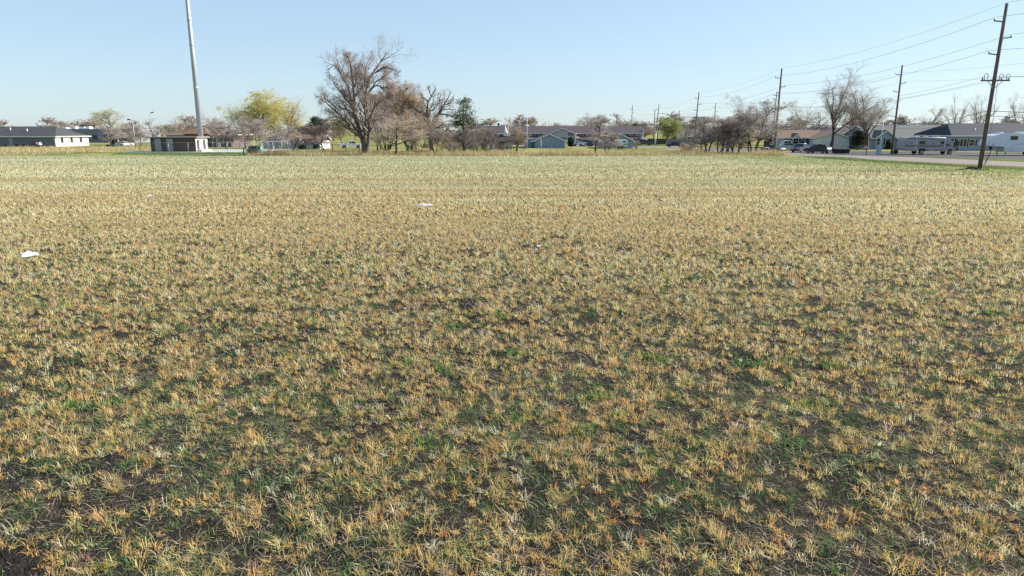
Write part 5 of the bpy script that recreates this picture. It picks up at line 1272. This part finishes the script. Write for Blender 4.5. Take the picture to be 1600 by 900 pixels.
mb = MB(); mb.box(.15, .75, -W / 2 - .03, -W / 2 + .02, 1.35, 1.72); w_ = mb.build('window', mat('rv_frame', (0, 0, 0)), t); mb = MB(); mb.box(.2, .7, -W / 2 - .04, -W / 2 + .02, 1.4, 1.67); mb.build('pane', GLASS, w_)
for s in (-1, 1):
    for xw in (-.35, .35): wheel(t, xw, s * (W / 2 - .12), .3, .2)
mb = MB(); mb.bar((-L_ / 2 + .1, 0, .5), (-L_ / 2 - 1.0, 0, .45), .1); mb.build('tow_bar', DARK, t)

# ================================================================== POLES AND WIRES
WOOD = mat('pole_wood', (.15, .115, .09), .9, .3, 3, stretch=(5, 5, .4), bump=.4)
INS = mat('insulator', (.30, .31, .33), .3, .1)
ATT = {}
def pole(key, label, u, Y, vtop, r0, arms=(), cross=None, lean=0.0, group=None, steps=False, wood=WOOD, arm_len=.75):
    H = Z(vtop, Y); x = X(u, Y)
    t = thing('utility_pole', label, 'utility pole', (x, Y, -.02), 0, group)
    mb = MB(); mb.tube([(0, 0, -.3), (lean * .5, 0, H * .5), (lean, 0, H)], [r0, r0 * .84, r0 * .66], 14); mb.build('pole', wood, t)
    px = lambda z: lean * z / H
    pts = {'top': (x + lean, Y, H + .05)}
    for i, (dz, s) in enumerate(arms):
        z = H - dz; a = px(z); mb = MB(); mb.bar((a, 0, z - .05), (a + s * (r0 + arm_len), 0, z + .06), .09, .10); am = mb.build('arm', mat('arm_fibre', (.13, .13, .14), .6), t)
        mb = MB(); e = a + s * (r0 + arm_len - .05); mb.tube([(e, 0, z + .1), (e, 0, z + .17), (e, 0, z + .2), (e, 0, z + .30)], [.05, .085, .05, .06], 8); mb.build('insulator', INS, am)
        pts['a%d' % i] = (x + e, Y, z + .31)
    if cross:
        z = H - cross; a = px(z); hw = 1.35
        mb = MB(); mb.bar((a - hw, -.15, z), (a + hw, -.15, z), .11, .13); cr = mb.build('crossarm', WOOD, t)
        for s in (-1, 1): mb = MB(); mb.bar((a + s * .75, -.16, z - .03), (a, -.16, z - .75), .04, .05); mb.build('brace', METAL, t)
        for i, q in enumerate((-1.22, .55, 1.2)):
            mb = MB(); mb.tube([(a + q, -.15, z + .06), (a + q, -.15, z + .16), (a + q, -.15, z + .2), (a + q, -.15, z + .28)], [.04, .075, .045, .055], 8); mb.build('insulator', INS, cr)
            pts['c%d' % i] = (x + a + q, Y - .15, z + .29)
        if steps:                                          # cut-out switches on the nearest pole
            for q in (-1.0, .42, 1.05):
                mb = MB(); p = [(a + q - .14, -.3, z + .05), (a + q - .18, -.3, z + .45), (a + q, -.3, z + .62), (a + q + .18, -.3, z + .5), (a + q + .14, -.3, z + .12)]
                mb.tube([np.array(v) for v in p], .035, 6); mb.build('fuse_cutout', INS, cr)
    ATT[key] = (pts, H, x, Y, px)
    return t
AR = ((1.55, -1), (3.0, 1), (4.45, -1))
tp = pole('m0', 'nearest tall wooden power pole leaning right, with crossarm and cutouts, in the verge', 1530, 67.2, 5, .20, AR, 6.8, .25, steps=True)
pole('m1', 'tall wooden pole with one crossarm beside the dark blue sedan', 1209.5, 122, 107, .19, AR, 6.5, .12, 'wooden power poles along the road')
pole('m2', 'wooden pole with crossarm above the golden shrub, left of the roadside row', 1084, 181, 144, .19, AR, 6.3, .55, 'wooden power poles along the road')
pole('m3', 'wooden pole beside the yellow green leafing tree, right of its twin', 1023, 238, 163.5, .19, AR, None, .9, 'wooden power poles along the road')
pole('m4', 'slender pole above the dark evergreen left of the reddish tree', 985.5, 295, 164, .17, AR, None, .2, 'wooden power poles along the road')
BR = ((1.5, -1), (2.85, 1), (4.2, -1))
pole('s0', 'tall dark pole between the wide vase shaped tree and the motorhome', 1393, 117, 101.5, .18, BR, None, .02)
pole('s1', 'thinner pole right behind the tall crossarm pole by the sedan', 1205, 181, 142, .15, ((.5, 1), (2.0, -1)), None, .35)
pole('s2', 'reddish pole rising from the left part of the roadside tree row', 1113.5, 232, 160.5, .16, BR, None, .2, wood=mat('red_pole_wood', (.20, .10, .08), .9, .3))
pole('s3', 'pole in front of the wooden fence right of the leafing tree', 1058, 262, 172.5, .15, BR, None, .3)
pole('s4', 'dark twin pole close left of the leafing tree pole', 1021, 240, 171, .17, (), None, .0)
pole('t0', 'short thin service pole in front of the large dark evergreen', 993.5, 170, 190.5, .09, (), None, 0)
pole('t1', 'tiny distant pole over the small blue grey gable house', 962.5, 300, 180.5, .15, ((1.2, 1),), None, 0)
pole('t2', 'thin grey pole above the rooftops right of the rounded pink tree', 944, 300, 185, .13, (), None, 0)
pole('t3', 'short pole with a small box before the leafing tree trunk', 1035.5, 200, 206, .10, ((.5, 1),), None, 0)
WIRE = mat('wire', (.17, .175, .18), .5, .1)
def wire(label, pts, r, sag=.9, cat='power line'):
    out = []
    for p, q in zip(pts[:-1], pts[1:]):
        p, q = np.array(p), np.array(q)
        for i in range(14):
            s = i / 14; out.append(p * (1 - s) + q * s - np.array((0, 0, 4 * sag * s * (1 - s))))
    out.append(np.array(pts[-1])); mb = MB(); mb.tube(out, r, 5)
    return tag(mb.build('power_line' if cat == 'power line' else 'cable', WIRE), label, cat)
def off(p, dx=0, dy=-58, dz=0): return (p[0] + dx, p[1] + dy, p[2] + dz)
m = [ATT['m%d' % i][0] for i in range(5)]
wire('thin ground wire along the very tops of the roadside poles', [off(m[0]['top'], -1.5)] + [q['top'] for q in m], .010, .8)
for k_, n_ in (('a0', 'power wire on the topmost left bracket arms of the roadside poles'), ('a1', 'power wire on the only right bracket arms of the roadside poles'), ('a2', 'power wire on the lower left bracket arms of the roadside poles')):
    wire(n_, [off(m[0][k_], -1.5)] + [q[k_] for q in m], .014, 1.0)
for k_, n_ in (('c0', 'wire on the left end of the crossarms'), ('c1', 'wire on the inner right insulator of the crossarms'), ('c2', 'wire on the right end of the crossarms')):
    wire(n_, [off(m[0][k_], -1.5), m[0][k_], m[1][k_], m[2][k_]], .012, 1.1)
s = [ATT['s%d' % i][0] for i in range(4)]
for k_, n_ in (('a0', 'thin wire on the upper left arm of the dark pole by the motorhome'), ('a1', 'thin wire on the right arm of the dark pole by the motorhome')):
    wire(n_, [off(s[0][k_], 2, -62), s[0][k_], s[1][k_], s[2][k_], s[3][k_]], .010, 1.1)
# street light post with its service cabinet, phone cables to the big pole
xl, yl = pos(1372.5, 241.3)
t = thing('lamp_post', 'pale blue grey post with a service box at its foot, left of the dark pole', 'post', (xl, yl, 0))
hl = Z(191, yl); mb = MB(); mb.tube([(0, 0, 0), (.18, 0, hl)], [.085, .06], 10); mb.build('post', mat('post_grey', (.33, .37, .40), .5, .1), t)
mb = MB(); mb.box(-.36, .30, -.22, .22, 0, 1.25); mb.build('service_box', mat('box_blue_grey', (.36, .44, .52), .5, .08), t, bevel=.03)
zp = Z(173.0, 67.2); px_ = ATT['m0'][4]; A_ = (ATT['m0'][2] + px_(zp) - .2, 67.2, zp)
B_ = (xl + .18, yl, hl - .1)
wire('thick black phone cable from the pale post to the nearest pole, upper of two', [B_, A_, (A_[0] + 30, 40, zp - .3)], .028, .7, 'cable')
wire('thick black phone cable below its twin, from the pale post to the nearest pole', [(B_[0], B_[1], B_[2] - .35), (A_[0], A_[1], zp - .45), (A_[0] + 30, 40, zp - .9)], .022, .9, 'cable')
wire('phone cable from the pale post left towards the white house', [B_, (X(1330, 152), 152, 4.2), (X(1290, 153), 153, 3.9)], .02, .3, 'cable')
wire('phone cable from the tall crossarm pole right to the pale post', [(ATT['m1'][2] + .2, 122, Z(190, 122)), B_], .022, .5, 'cable')
# guy wire and conduit at the nearest pole
zc = ATT['m0'][1] - 6.9; mb = MB(); mb.tube([(ATT['m0'][2] + .55, 67.3, zc), (X(1552, 72, 5), 72, 5.0), (X(1539, 79, 0), 79, 0.0)], .02, 6)
tag(mb.build('guy_wire', WIRE), 'slack guy wire hanging from the crossarm of the nearest pole', 'guy wire')
mb = MB(); gx, gy = X(1538, 78), 78; mb.tube([(gx, gy, -.05), (gx + .35, gy - .6, 2.4)], .05, 8); tag(mb.build('guy_guard', mat('guard_dark', (.06, .07, .06), .6)), 'dark sleeve on the ground end of the guy wire', 'guy guard')
# dug earth at its foot
def mound():
    rg = np.random.default_rng(4); V = []; n = 26; F = []
    cx, cy = X(1520, 66.5), 66.5
    for i in range(9):
        for j in range(n):
            r = i / 8; a = 2 * pi * j / n; k = 1 + .25 * rg.normal() * r
            V.append((cx + 2.6 * r * cos(a) * k, cy + 1.0 * r * sin(a) * k, .30 * (1 - r) ** 1.1 * (1 + .3 * rg.normal()) - .03 * r))
    for i in range(8):
        for j in range(n): F.append((i * n + j, i * n + (j + 1) % n, (i + 1) * n + (j + 1) % n, (i + 1) * n + j))
    me = MB(); me.add(V, F); o = me.build('earth_mound', mat('dug_earth', (.06, .045, .034), .95, .4, 4, bump=.6)); tag(o, 'low mound of dark bare earth round the foot of the nearest pole', 'mound')
mound()
# thin lamps and flagpole
def lamp(label, u, Y, vtop, heads, name='street_lamp', col=METAL):
    h = Z(vtop, Y); t = thing(name, label, 'street lamp', (X(u, Y), Y, 0)); mb = MB(); mb.tube([(0, 0, 0), (0, 0, h)], [.11, .06], 8); mb.build('pole', col, t)
    for dx in heads: mb = MB(); mb.bar((0, 0, h - .15), (dx, 0, h), .06); mb.build('arm', col, t)
    for dx in heads: mb = MB(); mb.box(dx - .35, dx + .35, -.2, .2, h - .05, h + .22); mb.build('lamp_head', mat('lamp_dark', (0, 0, 0)), t, bevel=.03)
lamp('thin pole with two floodlight heads behind the grey hall', 70, 240, 189.5, (-.75, .75))
lamp('thin street lamp pole left of the gravel pad fence', 212, 165, 187.5, (-.8,))
lamp('very thin mast with a small head between the hut and the half leafed tree', 240, 205, 176, (.7,))
Yf = 148; h = Z(173.5, Yf); t = thing('flagpole', 'slim pale flagpole left of the blue grey gable house', 'flagpole', (X(823.5, Yf), Yf, 0))
mb = MB(); mb.tube([(0, 0, 0), (0, 0, h)], [.07, .04], 8); mb.build('pole', mat('flagpole_white', (.62, .62, .62), .4), t); mb = MB(); mb.tube([(0, 0, h), (0, 0, h + .06), (0, 0, h + .12)], [.03, .08, .02], 8); mb.build('finial', METAL, t)
Yq = 150; h = Z(217.5, Yq); t = thing('sign_post', 'white post with narrow sign before the blue grey gable wall', 'sign', (X(845.5, Yq), Yq, 0))
mb = MB(); mb.tube([(0, 0, 0), (0, 0, h - .1)], .05, 8); mb.build('post', WHITE, t); mb = MB(); mb.box(-.14, .14, -.08, -.05, h - .95, h); mb.build('sign_panel', WHITE, t)

# ================================================================== FENCES AND SMALL THINGS
def fence(name, label, pts, h, step, kind, m, z=0.0, cat='fence'):
    t = thing(name, label, cat, (pts[0][0], pts[0][1], z)); P = [np.array((p[0] - pts[0][0], p[1] - pts[0][1], 0.0)) for p in pts]
    done = set()
    mesh = MB()
    for a, b in zip(P[:-1], P[1:]):
        L_ = np.linalg.norm(b - a); n = max(1, round(L_ / step)); d = (b - a) / L_
        for i in range(n + 1):
            c = a + (b - a) * i / n; key = tuple(np.round(c, 2))
            if key in done: continue
            done.add(key); mb = MB()
            if kind == 'chain': mb.tube([c + (0, 0, -.05), c + (0, 0, h + .06)], .035, 8)
            else: mb.bar(c + (0, 0, -.05), c + (0, 0, h + .05), .09 if kind == 'iron' else .11)
            mb.build('post', m, t)
        for zz in ((h,) if kind == 'chain' else (h - .15, .2)):
            mb = MB(); mb.tube([a + (0, 0, zz), b + (0, 0, zz)], .025, 6) if kind == 'chain' else mb.bar(a + (0, 0, zz), b + (0, 0, zz), .04, .05); mb.build('rail', m, t)
        if kind == 'chain':
            nn = np.array((-d[1], d[0], 0)); s_ = .11; q = int((L_ + h) / s_)
            for sg in (1, -1):
                for i in range(q):
                    o0 = i * s_ - (h if sg > 0 else 0); u0, z0_, u1, z1_ = o0, .05, o0 + sg * h, h
                    if sg < 0: u0, u1 = o0, o0 - h
                    if u0 < 0 and u1 < 0 or u0 > L_ and u1 > L_: continue
                    def cl(u, zz, uu, z2):
                        if u < 0: f = -u / (uu - u); return 0, zz + (z2 - zz) * f
                        if u > L_: f = (L_ - u) / (uu - u); return L_, zz + (z2 - zz) * f
                        return u, zz
                    (ua, za), (ub, zb) = cl(u0, z0_, u1, z1_), cl(u1, z1_, u0, z0_)
                    p, q2 = a + d * ua + (0, 0, za), a + d * ub + (0, 0, zb); w_ = np.array((0, 0, .0022))
                    mesh.add([p - w_, q2 - w_, q2 + w_, p + w_], [(0, 1, 2, 3)])
        elif kind == 'iron':
            k = int(L_ / .13)
            for i in range(k): c = a + d * (i + .5) * L_ / k; mesh.add([c - d * .009 + (0, 0, .1), c + d * .009 + (0, 0, .1), c + d * .009 + (0, 0, h), c - d * .009 + (0, 0, h)], [(0, 1, 2, 3)])
        else:
            k = int(L_ / .2)
            nn = np.array((-d[1], d[0], 0))
            for i in range(k): c = a + d * (i + .5) * L_ / k - nn * .03; e = d * (L_ / k * .48); hh = h + .03 * ((i * 7) % 5 - 2) / 2; v = [c - e, c + e, c + e + nn * .02, c - e + nn * .02]; mesh.add([p + (0, 0, .03) for p in v] + [p + (0, 0, hh) for p in v], [(0, 1, 5, 4), (1, 2, 6, 5), (2, 3, 7, 6), (3, 0, 4, 7), (4, 5, 6, 7)])
    mesh.build({'chain': 'mesh_panel', 'iron': 'picket_panel', 'wood': 'board_panel'}[kind], m if kind != 'chain' else mat('chain_wire', (.25, .26, .27), .6, .1), t)
    return t
fy = 115.4
fence('chain_link_fence', 'grey chain link fence round the gravel pad of the tower', [(X(204, fy), fy), (X(386, fy), fy), (X(386, fy) + 1.5, 132), (X(204, fy) + 1, 132), (X(204, fy), fy)], 1.55, 3.0, 'chain', METAL, PADZ)
for u, v, lab in ((344, 0, 'leftmost white sign hung on the pad fence right of the hut'), (365, 0, 'middle white sign hung on the pad fence'), (376, 0, 'rightmost white sign hung on the pad fence, nearest the green box')):
    mb = MB(); x = X(u, fy); mb.box(x - .2, x + .2, fy - .07, fy - .04, PADZ + .85, PADZ + 1.5); o = mb.build('fence_sign', WHITE); tag(o, lab, 'sign')
fence('iron_fence', 'black iron picket fence in the shade left of the tallest tree', [(X(457, 126), 126), (X(562, 126), 126)], 1.45, 2.4, 'iron', mat('iron_black', (.02, .02, .022), .6))
fence('wooden_fence', 'grey weathered board fence behind the dark navy sedan', [(X(1042, 186), 186), (X(1080, 186), 186)], 1.7, 2.4, 'wood', mat('fence_grey', (.17, .175, .19), .9, .25, 3))
fence('wooden_fence', 'dark board fence under the large evergreen behind the marker posts', [(X(1012, 200), 200), (X(1040, 200), 200)], 1.6, 2.4, 'wood', mat('fence_dark', (.07, .07, .075), .9, .25, 3))
fence('rail_fence', 'thin pale pipe fence at the road edge left of the dark blue sedan', [(X(1181, 119), 119), (X(1200, 119), 119)], 1.0, 1.6, 'chain', METAL)
def cabinet(label, u, Y, wpx, vtop, dp, m, m2, name='utility_box', cat='utility box', z=0.0):
    w_ = M(wpx, Y); h = Z(vtop, Y) - z; t = thing(name, label, cat, (X(u, Y), Y + dp / 2, z))
    mb = MB(); mb.box(-w_ / 2, w_ / 2, -dp / 2, dp / 2, .12, h - .06); mb.build('body', m, t, bevel=.02)
    mb = MB(); mb.box(-w_ / 2 - .04, w_ / 2 + .04, -dp / 2 - .04, dp / 2 + .04, h - .055, h); mb.build('lid', m2, t)
    mb = MB(); mb.box(-w_ / 2 - .1, w_ / 2 + .1, -dp / 2 - .1, dp / 2 + .1, -.05, .115); mb.build('base', mat('concrete_base', (.45, .43, .40), .9, .15), t)
    for sx in (-1, 1): mb = MB(); mb.box(sx * w_ / 4 - w_ * .21, sx * w_ / 4 + w_ * .21, -dp / 2 - .02, -dp / 2 + .01, .2, h - .12); d_ = mb.build('door', m, t); 
    mb = MB(); mb.box(-.03, .03, -dp / 2 - .06, -dp / 2 - .015, h * .45, h * .6); mb.build('handle', DARK, t)
BG = mat('box_green', (.035, .075, .062), .5, .1); BG2 = mat('box_green_pale_lit', (.16, .27, .22), .5, .1)  # dark and pale green hold the shade and sun of one box
cabinet('large green utility box with shade in its dark colour at the right corner of the gravel pad', 395, 117, 14, 228.5, 1.6, BG, BG)
cabinet('right side of the green utility box, sunlight put into its pale colour', 405, 117.5, 5, 228.3, 1.3, BG2, BG2)  # lit side of the same box, sunlight put into the paler green
cabinet('green utility box standing in dry grass between two bare trees', 637.5, 117, 5.5, 226.5, .7, mat('box_olive', (.15, .19, .11), .6, .1), BG2)
cabinet('small pale cabinet in the dry grass right of the green utility box', 422.5, 120, 6, 233, .6, PIPE, BG2)
def post(label, u, Y, vtop, r, m, name='marker_post'):
    t = thing(name, label, 'post', (X(u, Y), Y, 0)); h = Z(vtop, Y); mb = MB(); mb.tube([(0, 0, -.05), (0, 0, h - .03)], r, 8); mb.build('post', m, t)
    mb = MB(); mb.tube([(0, 0, h - .03), (0, 0, h + .05), (0, 0, h + .08)], [r * 1.25, r * 1.25, r * .3], 8); mb.build('cap', m, t)
YEL = mat('marker_yellow', (.62, .52, .30), .6)
post('pale marker post right of the blue sided house wall', 453.5, 121, 229, .06, YEL); post('pale marker post in front of the blue house, by a thin trunk', 428, 122, 227.5, .06, YEL)
post('dark wooden post at the front right corner of the gravel pad', 381, 111, 232.5, .09, mat('post_dark', (.05, .05, .055), .9))
post('left white marker post on the lawn before the dark car', 1011.5, 150, 229.2, .07, WHITE); post('white marker post on the lawn before the leafing tree', 1030.5, 150, 229.2, .07, WHITE)
post('thin dark stake in the dry grass right of the gable house', 886, 112, 235, .035, mat('post_dark', (0, 0, 0)))
post('thin dark stake left of the golden shrub in the dry grass', 1076, 112, 236, .03, mat('post_dark', (0, 0, 0)))
post('tall white pipe beside the twin poles near the leafing tree', 1023.5, 190, 208, .2, mat('pipe_pale', (.55, .6, .62), .5))
# bins and dumpsters
def dumpster(label, u, Y, wpx, vtop, m, dp=1.6):
    w_ = M(wpx, Y); h = Z(vtop, Y); t = thing('dumpster', label, 'dumpster', (X(u, Y), Y + dp / 2, 0))
    mb = MB(); mb.loft([[(-w_ / 2 + .12, -dp / 2 + .12, .1), (w_ / 2 - .12, -dp / 2 + .12, .1), (w_ / 2 - .12, dp / 2 - .05, .1), (-w_ / 2 + .12, dp / 2 - .05, .1)], [(-w_ / 2, -dp / 2, h * .85), (w_ / 2, -dp / 2, h * .85), (w_ / 2, dp / 2, h), (-w_ / 2, dp / 2, h)]]); mb.build('bin', m, t)
    for s_ in (-1, 1): mb = MB(); mb.add([(s_ * w_ / 4 - w_ * .24, -dp / 2 - .06, h * .85 + .02), (s_ * w_ / 4 + w_ * .24, -dp / 2 - .06, h * .85 + .02), (s_ * w_ / 4 + w_ * .24, dp / 2, h + .03), (s_ * w_ / 4 - w_ * .24, dp / 2, h + .03), (s_ * w_ / 4 - w_ * .24, -dp / 2 - .06, h * .85 + .08), (s_ * w_ / 4 + w_ * .24, -dp / 2 - .06, h * .85 + .08), (s_ * w_ / 4 + w_ * .24, dp / 2, h + .09), (s_ * w_ / 4 - w_ * .24, dp / 2, h + .09)], [(0, 3, 2, 1), (4, 5, 6, 7), (0, 1, 5, 4), (1, 2, 6, 5), (2, 3, 7, 6), (3, 0, 4, 7)]); mb.build('lid', DARK, t)
    for s_ in (-1, 1): mb = MB(); mb.box(s_ * (w_ / 2 - .02) - .06, s_ * (w_ / 2 - .02) + .06, -.5, .5, h * .5, h * .62); mb.build('fork_pocket', m, t)
    for s_ in (-1, 1):
        mb = MB(); mb.tube([(s_ * w_ * .38, -.5, .08), (s_ * w_ * .38 + .06, -.5, .08)], .08, 10); mb.build('caster', TYRE, t)
BLK = mat('bin_black', (.022, .026, .03), .6, .15)
dumpster('black dumpster at the road, left one of a touching pair', 1311, 115.5, 10.5, 232.5, BLK); dumpster('black dumpster at the road, right one of a touching pair', 1322.5, 115.5, 11, 232.6, BLK)
dumpster('dark dumpster in the yard left of the green dumpster', 169, 165, 6, 226, BLK); dumpster('green dumpster in the yard below the half leafed tree', 176, 166, 6, 226.5, mat('bin_green2', (.05, .15, .09), .6))
for u, lab in ((26.5, 'dark bin by the grey hall wall, leftmost of three'), (38.5, 'dark bin by the grey hall wall, middle one of three')):
    dumpster(lab, u, 168, 5, 225, BLK, 1.2)
dumpster('dark bin by the grey hall wall, rightmost of three', 10, 168, 4, 226, BLK, 1.0)
t = thing('parcel_truck', 'small white and maroon handcart of sacks in front of the grey hall', 'cart', (X(58, 162), 162, 0))
t.name = 'yard_cart'
mb = MB(); mb.box(-1.0, 1.0, -.5, .5, .5, .62); mb.build('bed', DARK, t)
mb = MB(); mb.loft([[(-.95, -.45, .62), (.1, -.45, .62), (.1, .45, .62), (-.95, .45, .62)], [(-.8, -.35, 1.15), (0, -.3, 1.2), (0, .3, 1.2), (-.8, .35, 1.1)]]); mb.build('load', mat('maroon_cover', (.16, .06, .06), .8), t, bevel=.05)
mb = MB(); mb.loft([[(.15, -.45, .62), (1.0, -.45, .62), (1.0, .45, .62), (.15, .45, .62)], [(.25, -.3, 1.05), (.9, -.3, 1.2), (.9, .3, 1.2), (.25, .3, 1.0)]]); mb.build('sack', PIPE, t, bevel=.06)
for s_ in (-1, 1): wheel(t, .1, s_ * .5, .3, .12)
# mailbox, picnic table
xb_, yb_ = pos(1353, 242.3); t = thing('mailbox', 'mailbox with rounded lid on a thin dark post beside the road', 'mailbox', (xb_, yb_, 0))
mb = MB(); mb.box(-.05, .05, -.05, .05, -.05, 1.0); mb.build('post', WOOD, t); q = np.linspace(0, pi, 9)
mb = MB(); mb.prism([(-.28, 1.0), (.28, 1.0)] + [(.28 * cos(a), 1.18 + .16 * sin(a)) for a in q], 'y', -.32, .32); bx_ = mb.build('box', mat('mailbox_tan', (.40, .36, .32), .5), t)
mb = MB(); mb.box(.285, .30, -.1, .0, 1.1, 1.35); mb.build('flag', LAMPR, bx_)
def picnic(label, u, Y, rz):
    t = thing('picnic_table', label, 'picnic table', (X(u, Y), Y, 0), rz); m_ = mat('table_dark', (.055, .045, .04), .8, .2)
    mb = MB(); [mb.box(-.95, .95, -.36 + i * .147, -.23 + i * .147, .72, .76) for i in range(5)]; mb.build('tabletop', m_, t)
    for s_ in (-1, 1):
        mb = MB(); [mb.box(-.95, .95, s_ * .70 + o_, s_ * .70 + o_ + .12, .42, .46) for o_ in (-.13, .01)]; mb.build('seat', m_, t)
        mb = MB(); mb.bar((s_ * .65, -.78, 0), (s_ * .65, -.2, .72), .06, .08); mb.build('leg', m_, t); mb = MB(); mb.bar((s_ * .65, .78, 0), (s_ * .65, .2, .72), .06, .08); mb.build('leg', m_, t)
        mb = MB(); mb.bar((s_ * .72, -.82, .39), (s_ * .72, .82, .39), .05, .08); mb.build('cross_beam', m_, t)
picnic('dark picnic table behind the vase shaped tree, its right one', 813, 138, .2); picnic('dark picnic table between the brick shelter and the vase shaped tree', 797.5, 140, -.1)
# litter blown on the field
def rag(label, u, v, w_, d_, h, seed, m, name='plastic_sheet', cat='plastic sheet'):
    rg = np.random.default_rng(seed); nx, ny = 14, 9; cx, cy = G(u, v); V = []; F = []
    for j in range(ny):
        for i in range(nx):
            a, b = i / (nx - 1) * 2 - 1, j / (ny - 1) * 2 - 1
            e = (1 - .75 * abs(a) ** 1.4) * (1 + .35 * math.sin(4 * a + seed)); x_ = a * w_ / 2 + rg.normal() * .02; y_ = b * d_ / 2 * e + .18 * a * d_ + rg.normal() * .02
            z_ = float(hsoil(np.array([cx + x_]), np.array([cy + y_]))[0]) + .025 + h * max(0, (1 - a * a) * (1 - b * b)) ** .5 * (.55 + .6 * rg.random()); V.append((x_, y_, z_))
    for j in range(ny - 1):
        for i in range(nx - 1): F.append((j * nx + i, j * nx + i + 1, (j + 1) * nx + i + 1, (j + 1) * nx + i))
    mb = MB(); mb.add(V, F); o = mb.build(name, m); o.location = (cx, cy, 0); tag(o, label, cat); o.modifiers.new('thickness', 'SOLIDIFY').thickness = .006
PL = mat('plastic_white', (.52, .53, .54), .45, .2)
rag('white crumpled plastic sheet lying in the stubble at the left side of the field', 45, 402, .54, .5, .12, 1, PL)
rag('long torn grey white plastic sheet in the middle distance of the field', 664, 322.5, 1.25, .8, .07, 2, mat('plastic_grey', (.42, .42, .42), .5, .25))
rag('tiny white scrap of plastic in the stubble, nearest of the small scraps', 717, 460, .08, .10, .06, 3, PL, 'plastic_scrap', 'scrap')
rag('small white scrap right of the middle of the field', 841, 388, .15, .2, .05, 4, PL, 'plastic_scrap', 'scrap')
rag('small white scrap left of and beyond its neighbour right of the field middle', 803, 376, .13, .2, .05, 5, PL, 'plastic_scrap', 'scrap')
rag('pale thin scrap far off on the left half of the field', 233, 308, .45, .5, .06, 6, mat('plastic_grey', (0, 0, 0)), 'plastic_scrap', 'scrap')
rag('white scrap on the green verge right of the nearest pole', 1545, 283, .55, .7, .08, 7, PL, 'plastic_scrap', 'scrap')
